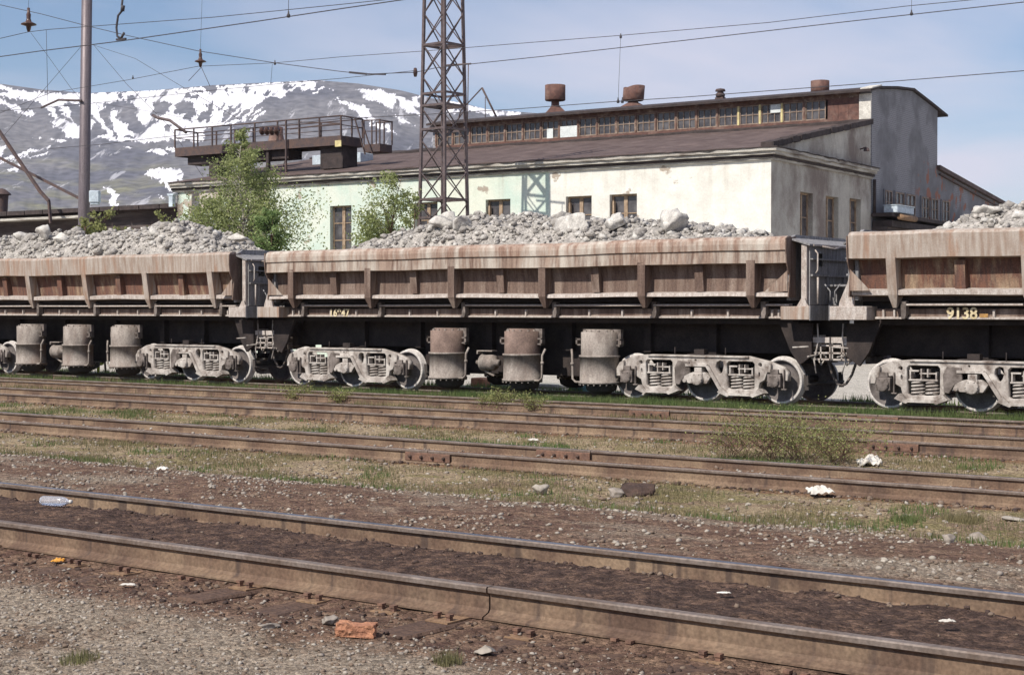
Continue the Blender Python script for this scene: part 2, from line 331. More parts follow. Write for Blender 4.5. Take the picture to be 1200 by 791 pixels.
# facade plaster: mint and cream limewash, peeled patches (object coordinates of the building)
def facade_mat():
    m = bpy.data.materials.new('limewashed_facade'); m.use_nodes = True; t = m.node_tree; L = t.links.new
    b = t.nodes['Principled BSDF']; b.inputs['Roughness'].default_value = .9; b.inputs['Specular IOR Level'].default_value = .15
    tc = N(t, 'ShaderNodeTexCoord').outputs['Object']; sx = N(t, 'ShaderNodeSeparateXYZ'); L(tc, sx.inputs[0])
    def ns(scale, st=(1, 1, 1), loc=(0, 0, 0), d=6, r=.6):
        mp = N(t, 'ShaderNodeMapping'); mp.inputs['Scale'].default_value = st; mp.inputs['Location'].default_value = loc; L(tc, mp.inputs[0])
        n = N(t, 'ShaderNodeTexNoise'); n.inputs['Scale'].default_value = scale; n.inputs['Detail'].default_value = d; n.inputs['Roughness'].default_value = r
        L(mp.outputs[0], n.inputs[0]); return n.outputs[0]
    def mr(v, a, b_, c=0, d=1, smooth=False):
        n = N(t, 'ShaderNodeMapRange'); L(v, n.inputs[0]); n.inputs[1].default_value = a; n.inputs[2].default_value = b_; n.inputs[3].default_value = c; n.inputs[4].default_value = d
        return n.outputs[0]
    def mth(op, a, b_):
        n = N(t, 'ShaderNodeMath', operation=op)
        for i, q in enumerate((a, b_)):
            if isinstance(q, (int, float)): n.inputs[i].default_value = q
            else: L(q, n.inputs[i])
        return n.outputs[0]
    def mixc(f, a, b_):
        n = N(t, 'ShaderNodeMix', data_type='RGBA')
        if isinstance(f, float): n.inputs[0].default_value = f
        else: L(f, n.inputs[0])
        for i, q in ((6, a), (7, b_)):
            if isinstance(q, tuple): n.inputs[i].default_value = (*q, 1)
            else: L(q, n.inputs[i])
        return n.outputs[2]
    x = mth('ADD', sx.outputs[0], mth('MULTIPLY', ns(1.2), .5))
    mint = mixc(mr(ns(.9), .4, .6), (.50, .60, .535), (.60, .645, .575))
    cream = mixc(mr(ns(1.1, loc=(3, 0, 0), d=9, r=.7), .4, .6), (.60, .59, .545), (.71, .705, .655))
    c = mixc(mr(x, -9.35, -9.25), mint, cream)
    # repainted pale band round x = -13..-10
    band = mth('MULTIPLY', mr(x, -15.2, -14.2), mr(x, -12.2, -11.4, 1, 0))
    c = mixc(mth('MULTIPLY', band, .6), c, (.66, .67, .57))
    # rain streaks from the cornice
    st = mth('MULTIPLY', mr(ns(3.0, (1, 1, .06)), .52, .75), mr(sx.outputs[2], 5.6, 7.4, 0, .55))
    c = mixc(st, c, (.36, .33, .27))
    # peeled render, more of it to the left and right under the cornice
    loc_amt = mth('ADD', mr(sx.outputs[0], -26, -20.0, .17, 0), mr(sx.outputs[2], 6.0, 7.4, 0, .07))
    pv = mth('ADD', ns(.55, (1, 1, 1.2), (5, 2, 0), 8, .62), loc_amt)
    c = mixc(mr(pv, .665, .685), c, (.36, .31, .26))
    c = mixc(mr(pv, .73, .75), c, (.44, .41, .36))
    sp_ = mr(ns(14, d=4), .35, .65, .94, 1.05)
    v = N(t, 'ShaderNodeVectorMath', operation='SCALE'); L(c, v.inputs[0]); L(sp_, v.inputs[3])
    L(v.outputs[0], b.inputs['Base Color'])
    bp = N(t, 'ShaderNodeBump'); bp.inputs['Strength'].default_value = .35; bp.inputs['Distance'].default_value = .04; L(mth('ADD', ns(6), mth('MULTIPLY', mr(pv, .665, .685), -.5)), bp.inputs['Height']); L(bp.outputs[0], b.inputs['Normal'])
    return m
M['facade'] = facade_mat()
M['endwall'] = mat('stained_end_render', (.47, .45, .40), (.31, .29, .26), .7, streak=(1.0, 1.0, .6), c3=(.20, .165, .145), c3amt=.45, c3scale=1.0, bump=.3, bscale=8, detail=9)

# gable with brick courses showing through
def gable_mat():
    m = mat('grey_gable_render', (.185, .185, .20), (.14, .14, .15), 1.3, fine=.12, fscale=20)
    t = m.node_tree; L = t.links.new; b = t.nodes['Principled BSDF']
    src = b.inputs['Base Color'].links[0].from_socket
    tc = N(t, 'ShaderNodeTexCoord').outputs['Object']
    s = N(t, 'ShaderNodeSeparateXYZ'); L(tc, s.inputs[0]); cb_ = N(t, 'ShaderNodeCombineXYZ'); L(s.outputs[1], cb_.inputs[0]); L(s.outputs[2], cb_.inputs[1])
    br = N(t, 'ShaderNodeTexBrick'); L(cb_.outputs[0], br.inputs[0]); br.inputs['Scale'].default_value = 1; br.inputs['Brick Width'].default_value = .27
    br.inputs['Row Height'].default_value = .085; br.inputs['Mortar Size'].default_value = .014
    br.inputs['Color1'].default_value = (.18, .18, .195, 1); br.inputs['Color2'].default_value = (.205, .205, .22, 1); br.inputs['Mortar'].default_value = (.27, .27, .29, 1)
    n = N(t, 'ShaderNodeTexNoise'); n.inputs['Scale'].default_value = .45; n.inputs['Detail'].default_value = 6; L(tc, n.inputs[0])
    mr = N(t, 'ShaderNodeMapRange'); L(n.outputs[0], mr.inputs[0]); mr.inputs[1].default_value = .48; mr.inputs[2].default_value = .56
    # left strip of the gable shows its brick most
    x = N(t, 'ShaderNodeMix', data_type='RGBA'); L(mr.outputs[0], x.inputs[0]); L(src, x.inputs[6]); L(br.outputs[0], x.inputs[7])
    n2 = N(t, 'ShaderNodeTexNoise'); n2.inputs['Scale'].default_value = 1.6; n2.inputs['Detail'].default_value = 8; L(tc, n2.inputs[0])
    ax = N(t, 'ShaderNodeMapRange'); L(s.outputs[2], ax.inputs[0]); ax.inputs[1].default_value = 9.0; ax.inputs[2].default_value = 8.2
    a3 = N(t, 'ShaderNodeMapRange'); L(s.outputs[1], a3.inputs[0]); a3.inputs[1].default_value = 15.5; a3.inputs[2].default_value = 17
    m2 = N(t, 'ShaderNodeMapRange'); L(n2.outputs[0], m2.inputs[0]); m2.inputs[1].default_value = .57; m2.inputs[2].default_value = .59
    q = N(t, 'ShaderNodeMath', operation='MULTIPLY'); L(ax.outputs[0], q.inputs[0]); L(m2.outputs[0], q.inputs[1])
    q2 = N(t, 'ShaderNodeMath', operation='MULTIPLY'); L(q.outputs[0], q2.inputs[0]); L(a3.outputs[0], q2.inputs[1])
    y = N(t, 'ShaderNodeMix', data_type='RGBA'); L(q2.outputs[0], y.inputs[0]); L(x.outputs[2], y.inputs[6]); y.inputs[7].default_value = (.26, .12, .085, 1)
    L(y.outputs[2], b.inputs['Base Color'])
    return m
M['gable'] = gable_mat()

# ------------------------------------------------------------------ ground
YA = {'1a': 7.19, '1b': 8.78, '2a': 16.70, '2b': 18.06, '3a': 22.07, '3b': 23.78, '4a': 26.15, '4b': 27.30, '5a': 29.22, '5b': 30.82}
def sst(a, b, x): t = np.clip((x - a) / (b - a), 0, 1); return t * t * (3 - 2 * t)
def gbase(y):
    y = np.asarray(y, dtype=float)
    z = .175 * (1 - sst(11, 14.5, y)) - .175 * sst(11, 14.5, y)
    for a, b, h, c in ((7.19, 8.78, .085, .10), (16.70, 18.06, .06, .10), (22.07, 23.78, .05, .1), (26.15, 27.30, .05, .1), (29.22, 30.82, .02, .1)):
        z = z + h * sst(a + c, a + c + .12, y) * (1 - sst(b - c - .12, b - c, y))
    z = z - .035 * sst(6.45, 6.6, y) * (1 - sst(6.95, 7.1, y))
    z = z - .05 * (1 - sst(5.2, 6.8, y)) - .05 * sst(31.5, 34, y)
    return z
def gz(x, y):
    """ground height at one point, with lumps"""
    near = 1.0 if y < 34 else .3
    n = noise.noise((x * 1.3, y * 1.3, 0)) * .022 + noise.noise((x * 5, y * 5, 3)) * .016 + noise.noise((x * 14, y * 14, 5)) * .007
    if 7.3 < y < 8.7: n += .018 * noise.noise((x * 3.1, y * 3.1, 11)) + .012 * abs(noise.noise((x * 7, y * 7, 12)))
    for r_ in YA.values():                                   # stay below the rail heads
        d = abs(y - r_)
        if d < .16: n = min(n, 0) * .6 - .012
    return float(gbase(y)) + n * near
xs = np.concatenate([-np.geomspace(9000, 60, 40), np.arange(-59, -16, .16), np.arange(-16, 1, .07), np.geomspace(1.2, 9000, 40)])
ys = np.concatenate([-np.geomspace(9000, 2, 22), np.arange(0, 3.5, .5), np.arange(3.5, 12, .06), np.arange(12, 33, .10), np.arange(33, 80, 1.2), np.geomspace(82, 9000, 40)])
V = np.zeros((len(ys), len(xs), 3)); V[:, :, 0] = xs[None, :]; V[:, :, 1] = ys[:, None]
gb = gbase(ys)
for j, y in enumerate(ys):
    if 3.4 < y < 34:
        x0, x1 = -1.42 * y - 6, -.30 * y + 5
        for i, x in enumerate(xs): V[j, i, 2] = gz(x, y) if x0 < x < x1 else gb[j]
    else: V[j, :, 2] = gb[j]
ny, nx = len(ys), len(xs)
idx = np.arange(ny * nx).reshape(ny, nx)
Fq = np.stack([idx[:-1, :-1], idx[:-1, 1:], idx[1:, 1:], idx[1:, :-1]], -1).reshape(-1, 4)
def ground_mat():
    m = bpy.data.materials.new('yard_ground'); m.use_nodes = True; t = m.node_tree; L = t.links.new
    b = t.nodes['Principled BSDF']; b.inputs['Roughness'].default_value = .95; b.inputs['Specular IOR Level'].default_value = .15
    pos = N(t, 'ShaderNodeNewGeometry').outputs['Position']
    s = N(t, 'ShaderNodeSeparateXYZ'); L(pos, s.inputs[0])
    def ns(scale, st=(1, 1, 1), d=6, r=.6, loc=(0, 0, 0)):
        mp = N(t, 'ShaderNodeMapping'); mp.inputs['Scale'].default_value = st; mp.inputs['Location'].default_value = loc; L(pos, mp.inputs[0])
        n = N(t, 'ShaderNodeTexNoise'); n.inputs['Scale'].default_value = scale; n.inputs['Detail'].default_value = d; n.inputs['Roughness'].default_value = r
        L(mp.outputs[0], n.inputs[0]); return n.outputs[0]
    def mr(v, a, b_, c=0., d=1.):
        n = N(t, 'ShaderNodeMapRange'); L(v, n.inputs[0]); n.inputs[1].default_value = a; n.inputs[2].default_value = b_; n.inputs[3].default_value = c; n.inputs[4].default_value = d
        return n.outputs[0]
    def mth(op, a, b_):
        n = N(t, 'ShaderNodeMath', operation=op)
        for i, q in enumerate((a, b_)):
            if isinstance(q, (int, float)): n.inputs[i].default_value = q
            else: L(q, n.inputs[i])
        return n.outputs[0]
    def mixc(f, a, b_):
        n = N(t, 'ShaderNodeMix', data_type='RGBA'); L(f, n.inputs[0])
        for i, q in ((6, a), (7, b_)):
            if isinstance(q, tuple): n.inputs[i].default_value = (*q, 1)
            else: L(q, n.inputs[i])
        return n.outputs[2]
    yn = mth('ADD', s.outputs[1], mth('MULTIPLY', mth('SUBTRACT', ns(.9, (.6, 1, 1)), .5), 3.2))
    yf = mth('ADD', s.outputs[1], mth('MULTIPLY', mth('SUBTRACT', ns(3), .5), .8))
    vo_ = N(t, 'ShaderNodeTexVoronoi'); vo_.inputs['Scale'].default_value = 34; L(pos, vo_.inputs[0])
    vsx = N(t, 'ShaderNodeSeparateXYZ'); L(vo_.outputs['Color'], vsx.inputs[0])
    vo2 = N(t, 'ShaderNodeTexVoronoi'); vo2.inputs['Scale'].default_value = 80; L(pos, vo2.inputs[0])
    vs2 = N(t, 'ShaderNodeSeparateXYZ'); L(vo2.outputs['Color'], vs2.inputs[0])
    peb = mth('MULTIPLY', mr(vsx.outputs[0], 0, 1, .62, 1.42), mr(vs2.outputs[0], 0, 1, .75, 1.28))
    grit = mr(ns(38, d=5, r=.7), .35, .65)
    gravel = mixc(grit, (.205, .158, .118), (.38, .32, .25))
    gravel = mixc(mr(ns(1.6, d=7), .50, .62), gravel, mixc(grit, (.13, .085, .06), (.24, .17, .12)))
    dark = mixc(mr(ns(6, d=8), .4, .62), (.11, .066, .050), (.22, .145, .10))
    oily = mixc(mr(ns(9, d=8), .45, .62), (.070, .045, .036), (.15, .095, .068))
    tan = mixc(mr(ns(16, d=7, r=.7), .38, .62), (.23, .165, .10), (.38, .305, .20))
    grey = mixc(grit, (.17, .13, .095), (.36, .30, .235))
    grn = mixc(mr(ns(22, d=6), .4, .6), (.16, .135, .06), (.26, .215, .115))
    rustd = mixc(mr(ns(9, d=6), .4, .62), (.15, .08, .048), (.24, .15, .09))
    road = mixc(mr(ns(3, d=6), .4, .6), (.40, .375, .33), (.50, .47, .42))
    c = gravel
    c = mixc(mr(yf, 6.0, 6.35), c, dark)
    c = mixc(mr(yf, 7.1, 7.4), c, oily)
    c = mixc(mr(yf, 8.65, 8.95), c, grey)
    c = mixc(mr(ns(.75, d=7), .47, .55, 0, 1), c, dark) if False else c
    # 9..12.5: purple-brown oily strip with grey gravel islands
    c = mixc(mth('MULTIPLY', mr(yf, 9.1, 9.5), mr(ns(.8, (.5, 1.2, 1), 7), .62, .50)), c, dark)
    c = mixc(mth('MULTIPLY', mr(yn, 12.0, 13.4), mr(ns(.7, d=6, loc=(4, 4, 0)), .62, .46, .35, 1)), c, tan)
    c = mixc(mth('MULTIPLY', mr(yn, 12.6, 13.6), mr(ns(1.3, d=8, loc=(9, 1, 0)), .50, .58)), c, grn)
    c = mixc(mr(yf, 16.2, 16.45), c, rustd)
    c = mixc(mr(yf, 18.3, 18.8), c, tan)
    c = mixc(mth('MULTIPLY', mr(yf, 18.3, 18.8), mr(ns(1.1, d=8, loc=(2, 1, 0)), .50, .60)), c, grn)
    c = mixc(mr(yf, 21.2, 21.7), c, rustd)
    c = mixc(mth('MULTIPLY', mr(yf, 24.6, 25.2), mr(ns(.8, d=8), .44, .52)), c, grn)
    c = mixc(mr(yf, 28.0, 28.6), c, dark)
    c = mixc(mr(yf, 31.0, 31.8), c, road)
    far = mr(s.outputs[1], 120, 300)
    c = mixc(far, c, (.12, .115, .10))
    v = N(t, 'ShaderNodeVectorMath', operation='SCALE'); L(c, v.inputs[0]); L(mth('MULTIPLY', peb, mr(ns(90, d=3), .3, .7, .75, 1.25)), v.inputs[3])
    L(v.outputs[0], b.inputs['Base Color'])
    bp = N(t, 'ShaderNodeBump'); bp.inputs['Strength'].default_value = 1.0; bp.inputs['Distance'].default_value = .035
    L(mth('ADD', ns(26, d=8, r=.7), mth('ADD', mth('MULTIPLY', ns(90, d=4), .4), mth('MULTIPLY', vo_.outputs['Distance'], -.35))), bp.inputs['Height']); L(bp.outputs[0], b.inputs['Normal'])
    return m
g = mesh_np('ground', V.reshape(-1, 3), Fq, ground_mat(), smooth=True); tag(g, 'oily rail yard ground with gravel and thin dry grass', 'ground', kind='structure')

# ------------------------------------------------------------------ mountain
def mountain():
    def lin(pts, u): return np.interp(u, [p[0] for p in pts], [p[1] for p in pts])
    ridge = [(-900, 150), (-300, 118), (-60, 96), (0, 99), (50, 106), (105, 110), (180, 107), (250, 101), (330, 97), (372, 95), (420, 99), (470, 107), (510, 117), (540, 121), (570, 129), (634, 134), (690, 150), (800, 175), (1000, 250), (1150, 320), (1400, 350), (2200, 356)]
    us = np.concatenate([np.arange(-900, -40, 12), np.arange(-40, 700, 1.15), np.arange(700, 2200, 15)])
    qs = np.concatenate([np.linspace(0, .3, 8)[:-1], np.linspace(.3, 1, 190), [1.04, 1.12, 1.3]])
    U, Q = np.meshgrid(us, qs)
    rv = lin(ridge, U); Rr = 1500 + 1700 * np.clip(Q, 0, 1) ** 1.15
    Rr = Rr + (Q > 1) * (Q - 1) * 3000
    # line of sight height: floor at q=0 (z about 0) up to the ridge
    vfloor = 366.0
    prof = np.interp(Q, [0, .3, .55, .72, 1.0], [0, .33, .56, .70, 1.0])
    v = vfloor + (rv - vfloor) * np.minimum(prof, 1)
    n_ = np.zeros_like(U)
    for j in range(U.shape[0]):
        if not (.05 < qs[j] < 1.02): continue
        for i in range(U.shape[1]):
            a, b_ = us[i] * .02, qs[j] * 7
            n_[j, i] = (noise.noise((a, b_ * .6, 0)) * 5 + noise.noise((a * 2.2 + b_ * .8, b_ * 1.1, 4)) * 2.2 + noise.noise((a * 6 - b_ * 1.1, b_ * 2.4, 7)) * 1.0)
    edge = np.clip((1 - Q) * 12, 0, 1) * np.clip(Q * 4, 0, 1)
    rough_v = noise_edge = n_ * edge
    v2 = v + rough_v
    T = (U - 600) / FPX
    cosr = 1 / np.sqrt(1 + T * T)
    X = Rr * (Fv[0] + T * Rv[0]) * 1.0; Y = Rr * (Fv[1] + T * Rv[1])
    Zz = CZ - (v2 - YH) / FPX * Rr
    back = Q > 1.0001
    Zz = np.where(back, CZ - (rv - YH) / FPX * 3200 - (Q - 1) * 900, Zz)
    # snow cover (a property of the slope, stored per vertex)
    c3 = lambda L_: [(x / 4.942, y / 4.942 + 90) for x, y in L_]
    c4 = lambda L_: [(x / 5 + 220, y / 5 + 85) for x, y in L_]
    c2 = lambda L_: [(x / 2.995 + 400, y / 2.995) for x, y in L_]
    snow = [c3([(-300, 40), (0, 56), (120, 82), (260, 96), (480, 104), (700, 92), (900, 82), (1186, 62), (1186, 372), (1000, 370), (900, 378), (700, 370), (560, 352), (540, 300), (475, 372), (420, 375), (400, 340), (300, 270), (330, 262), (270, 180), (200, 150), (120, 128), (60, 132), (0, 100), (-300, 110)]),
            c3([(-200, 125), (0, 135), (100, 165), (200, 205), (190, 225), (90, 200), (0, 158)]), c3([(270, 365), (350, 360), (410, 385), (370, 390)]),
            c3([(-100, 400), (45, 402), (40, 450), (0, 465), (-100, 480)]), c3([(-200, 520), (0, 478), (280, 402), (300, 412), (130, 462)]), c3([(-200, 545), (0, 495), (150, 465), (290, 436), (280, 452), (100, 480)]),
            c3([(50, 540), (110, 505), (130, 515), (100, 540)]), c3([(845, 425), (900, 418), (975, 430), (940, 455), (870, 440)]),
            c3([(835, 548), (890, 528), (1030, 533), (1060, 560), (1010, 680), (960, 640), (925, 590), (860, 575)]), c3([(610, 640), (670, 645), (690, 700), (680, 790), (640, 790), (635, 690)]),
            c3([(310, 285), (400, 320), (380, 335), (320, 302)]), c3([(920, 690), (980, 725), (970, 732)]), c3([(1000, 410), (960, 418), (1010, 428)]), c3([(200, 345), (250, 352), (240, 360)]), c3([(560, 402), (600, 400), (600, 410)]), c3([(730, 402), (780, 404), (750, 412)]),
            c4([(0, 92), (240, 80), (420, 70), (640, 55), (770, 58), (740, 95), (690, 115), (640, 95), (560, 150), (470, 155), (420, 190), (350, 240), (300, 300), (200, 315), (0, 335)]),
            c4([(300, 292), (380, 210), (410, 208), (330, 292)]), c4([(370, 285), (440, 240), (475, 232), (400, 290)]), c4([(478, 196), (498, 196), (480, 206)]), c4([(400, 235), (470, 208), (440, 232), (380, 262)]), c4([(720, 130), (780, 88), (790, 92), (740, 130)]),
            c4([(980, 93), (1140, 108), (1200, 138), (1200, 215), (1120, 180), (1040, 160)]), c4([(940, 170), (1000, 180), (1080, 240), (1115, 278), (1070, 270), (990, 210)]), c4([(888, 165), (960, 190), (950, 202), (895, 180)]),
            c4([(1070, 275), (1120, 292), (1200, 345), (1200, 360), (1080, 302)]), c4([(870, 148), (895, 152), (880, 158)]), c4([(830, 100), (848, 106), (838, 110)]),
            c2([(50, 310), (150, 328), (185, 380), (90, 350)]), c2([(165, 328), (250, 358), (285, 412), (235, 402), (200, 360)]), c2([(250, 343), (272, 343), (276, 380), (258, 375)]), c2([(-20, 352), (60, 370), (130, 420), (80, 410)]),
            c2([(350, 350), (430, 365), (520, 385), (560, 392), (640, 398), (600, 415), (550, 410), (440, 390)]), c2([(190, 408), (265, 445), (210, 430)]), c2([(120, 430), (215, 480), (190, 472)]), c2([(370, 375), (420, 395), (400, 410), (360, 395)])]
    rock = [c3([(140, 128), (200, 140), (250, 160), (240, 188), (180, 170)]), c3([(375, 172), (410, 185), (430, 250), (470, 300), (478, 170), (450, 160)]), c3([(310, 190), (340, 188), (420, 275), (400, 280), (350, 240)]),
            c3([(-60, 70), (40, 82), (60, 100), (0, 98)]), c3([(620, 152), (760, 138), (800, 190), (780, 215), (850, 295), (820, 322), (740, 310), (745, 262), (670, 232), (660, 185), (650, 240), (672, 310), (700, 372), (660, 335), (610, 255), (575, 205), (600, 190)]),
            c3([(540, 225), (590, 270), (615, 335), (560, 350), (545, 330)]), c3([(550, 160), (585, 175), (575, 195)]), c3([(900, 160), (960, 138), (1000, 160), (985, 215), (930, 240), (885, 210)]), c3([(1008, 170), (1060, 150), (1130, 168), (1142, 222), (1110, 262), (1040, 262), (1092, 222), (1020, 222)]),
            c3([(1070, 130), (1095, 105), (1160, 130), (1150, 150)]), c3([(1150, 225), (1190, 205), (1190, 262), (1150, 262)]), c3([(955, 285), (1000, 295), (1000, 330), (950, 320)]), c3([(680, 98), (705, 100), (722, 130), (702, 130)]), c3([(740, 108), (792, 108), (770, 142), (740, 138)]), c3([(835, 125), (855, 130), (845, 145)]), c3([(875, 262), (930, 245), (920, 270), (880, 278)]), c3([(700, 330), (790, 345), (750, 358)]), c3([(1020, 90), (1035, 95), (1030, 112)]),
            c4([(105, 85), (170, 85), (165, 130), (120, 112)]), c4([(228, 93), (248, 93), (245, 128), (230, 125)]), c4([(255, 95), (275, 96), (272, 125), (260, 122)]), c4([(80, 282), (110, 200), (152, 180), (155, 212), (120, 284)]), c4([(182, 212), (208, 168), (222, 178), (200, 218)]), c4([(190, 290), (240, 195), (272, 172), (278, 208), (215, 284)]), c4([(225, 295), (322, 195), (318, 225), (262, 292)]),
            c4([(-10, 180), (40, 188), (50, 240), (25, 290), (-10, 290)]), c4([(388, 128), (402, 108), (412, 130)]), c4([(335, 95), (362, 95), (355, 118), (338, 114)]), c4([(440, 142), (478, 108), (492, 125), (462, 150)]), c4([(570, 95), (640, 66), (625, 90), (590, 115)]), c4([(270, 282), (390, 190), (350, 250), (310, 295)]), c4([(20, 100), (95, 110), (80, 135), (30, 120)]), c4([(660, 78), (700, 66), (690, 85)])]
    wu = U.copy(); wv = v.copy()
    for j in range(U.shape[0]):
        if qs[j] < .25: continue
        for i in range(U.shape[1]):
            if -50 < us[i] < 705:
                wu[j, i] += noise.noise((us[i] * .12, v[j, i] * .12, 1)) * 5 + noise.noise((us[i] * .45, v[j, i] * .4, 9)) * 3
                wv[j, i] += noise.noise((us[i] * .12, v[j, i] * .12, 21)) * 3.0 + noise.noise((us[i] * .45, v[j, i] * .4, 29)) * 2.4
    def inside(poly):
        c = np.zeros(U.shape, bool); n = len(poly)
        for i in range(n):
            x1, y1 = poly[i]; x2, y2 = poly[(i + 1) % n]
            if y1 == y2: continue
            cond = ((y1 > wv) != (y2 > wv)) & (wu < (x2 - x1) * (wv - y1) / (y2 - y1) + x1)
            c ^= cond
        return c
    S = np.zeros(U.shape)
    for p in snow: S[inside(p)] = 1
    for p in rock: S[inside(p)] = 0
    S[back] = .5
    ny, nx = U.shape; idx = np.arange(ny * nx).reshape(ny, nx)
    Fq = np.stack([idx[:-1, :-1], idx[:-1, 1:], idx[1:, 1:], idx[1:, :-1]], -1).reshape(-1, 4)
    m = bpy.data.materials.new('mountain_slope'); m.use_nodes = True; t = m.node_tree; L = t.links.new
    b = t.nodes['Principled BSDF']; b.inputs['Roughness'].default_value = .95; b.inputs['Specular IOR Level'].default_value = .1
    at_ = N(t, 'ShaderNodeAttribute', attribute_name='snow')
    pos = N(t, 'ShaderNodeNewGeometry').outputs['Position']
    n1 = N(t, 'ShaderNodeTexNoise'); n1.inputs['Scale'].default_value = .006; n1.inputs['Detail'].default_value = 8; L(pos, n1.inputs[0])
    r1 = N(t, 'ShaderNodeValToRGB'); L(n1.outputs[0], r1.inputs[0]); r1.color_ramp.elements[0].position = .38; r1.color_ramp.elements[1].position = .62
    r1.color_ramp.elements[0].color = (.092, .093, .112, 1); r1.color_ramp.elements[1].color = (.15, .145, .152, 1)
    sz = N(t, 'ShaderNodeSeparateXYZ'); L(pos, sz.inputs[0])
    # tundra on the lower slope
    lo = N(t, 'ShaderNodeMapRange'); L(sz.outputs[2], lo.inputs[0]); lo.inputs[1].default_value = 300; lo.inputs[2].default_value = 180
    n2 = N(t, 'ShaderNodeTexNoise'); n2.inputs['Scale'].default_value = .012; n2.inputs['Detail'].default_value = 7; L(pos, n2.inputs[0])
    g2 = N(t, 'ShaderNodeMapRange'); L(n2.outputs[0], g2.inputs[0]); g2.inputs[1].default_value = .48; g2.inputs[2].default_value = .66
    gg = N(t, 'ShaderNodeMath', operation='MULTIPLY'); L(lo.outputs[0], gg.inputs[0]); L(g2.outputs[0], gg.inputs[1])
    x1 = N(t, 'ShaderNodeMix', data_type='RGBA'); L(gg.outputs[0], x1.inputs[0]); L(r1.outputs[0], x1.inputs[6]); x1.inputs[7].default_value = (.17, .165, .105, 1)
    nf = N(t, 'ShaderNodeTexNoise'); nf.inputs['Scale'].default_value = .06; nf.inputs['Detail'].default_value = 6; L(pos, nf.inputs[0])
    mf = N(t, 'ShaderNodeMapRange'); L(nf.outputs[0], mf.inputs[0]); mf.inputs[1].default_value = .3; mf.inputs[2].default_value = .7; mf.inputs[3].default_value = .6; mf.inputs[4].default_value = 1.4
    sc_ = N(t, 'ShaderNodeVectorMath', operation='SCALE'); L(x1.outputs[2], sc_.inputs[0]); L(mf.outputs[0], sc_.inputs[3])
    nb_ = N(t, 'ShaderNodeTexNoise'); nb_.inputs['Scale'].default_value = .035; nb_.inputs['Detail'].default_value = 8; nb_.inputs['Roughness'].default_value = .7
    mpn = N(t, 'ShaderNodeMapping'); L(pos, mpn.inputs[0]); mpn.vector_type = 'POINT'; mpn.inputs['Rotation'].default_value = (0, 0, -TH); mp2_ = N(t, 'ShaderNodeMapping'); L(mpn.outputs[0], mp2_.inputs[0]); mp2_.inputs['Scale'].default_value = (1.1, .10, .30); L(mp2_.outputs[0], nb_.inputs[0])
    nb2 = N(t, 'ShaderNodeMapRange'); L(nb_.outputs[0], nb2.inputs[0]); nb2.inputs[1].default_value = .37; nb2.inputs[2].default_value = .63; nb2.inputs[3].default_value = -.62; nb2.inputs[4].default_value = .52
    sa_ = N(t, 'ShaderNodeMath', operation='ADD'); L(at_.outputs['Fac'], sa_.inputs[0]); L(nb2.outputs[0], sa_.inputs[1])
    ms_ = N(t, 'ShaderNodeMapRange'); L(sa_.outputs[0], ms_.inputs[0]); ms_.inputs[1].default_value = .40; ms_.inputs[2].default_value = .72
    x2 = N(t, 'ShaderNodeMix', data_type='RGBA'); L(ms_.outputs[0], x2.inputs[0]); L(sc_.outputs[0], x2.inputs[6]); x2.inputs[7].default_value = (.80, .80, .84, 1)
    L(x2.outputs[2], b.inputs['Base Color'])
    o = mesh_np('mountain', np.stack([X, Y, Zz], -1).reshape(-1, 3), Fq, m, smooth=True)
    a = o.data.attributes.new('snow', 'FLOAT', 'POINT')
    if len(a.data) == S.size: a.data.foreach_set('value', S.ravel().astype(np.float32))
    tag(o, 'bare mountain ridge with snow filled gullies', 'mountain', kind='structure')
mountain()

# haze: closed box of thin air round everything
hb = MB(); hb.box(-4700, 2500, -60, 3700, -1.4, 560)
vm = bpy.data.materials.new('thin_air'); vm.use_nodes = True; t = vm.node_tree; t.nodes.clear()
vo = N(t, 'ShaderNodeOutputMaterial'); vp_ = N(t, 'ShaderNodeVolumePrincipled'); vp_.inputs['Color'].default_value = (.80, .86, 1, 1); vp_.inputs['Density'].default_value = 0.85e-4
t.links.new(vp_.outputs[0], vo.inputs['Volume'])
HZ = hb.build('haze', vm); tag(HZ, kind='stuff')

# ------------------------------------------------------------------ dump wagons
YC = 30.02
def curve_plate(name, outline, holes, thick, material, parent=None, bev=.012):
    """flat casting in the x-z plane with real openings, thickness along y"""
    cu = bpy.data.curves.new(name, 'CURVE'); cu.dimensions = '2D'; cu.fill_mode = 'BOTH'; cu.extrude = thick / 2 - bev; cu.bevel_depth = bev; cu.bevel_resolution = 0
    for pts in [outline] + holes:
        sp_ = cu.splines.new('POLY'); sp_.points.add(len(pts) - 1); sp_.use_cyclic_u = True
        for i, p in enumerate(pts): sp_.points[i].co = (p[0], p[1], 0, 1)
    o = bpy.data.objects.new(name, cu); COL.objects.link(o)
    dg = bpy.context.evaluated_depsgraph_get(); me = bpy.data.meshes.new_from_object(o.evaluated_get(dg))
    bpy.data.objects.remove(o)
    me.transform(Matrix.Rotation(R(90), 4, 'X')); me.materials.clear(); me.materials.append(material)
    ob = bpy.data.objects.new(name, me); COL.objects.link(ob); ob.parent = parent
    return ob
def circ(cx, cz, r, n=14, rz=None): return [(cx + r * math.cos(6.2832 * k / n), cz + (rz or r) * math.sin(6.2832 * k / n)) for k in range(n)]
def rrect(x0, x1, z0, z1, r=.05):
    return [(x0 + r, z0), (x1 - r, z0), (x1, z0 + r), (x1, z1 - r), (x1 - r, z1), (x0 + r, z1), (x0, z1 - r), (x0, z0 + r)]
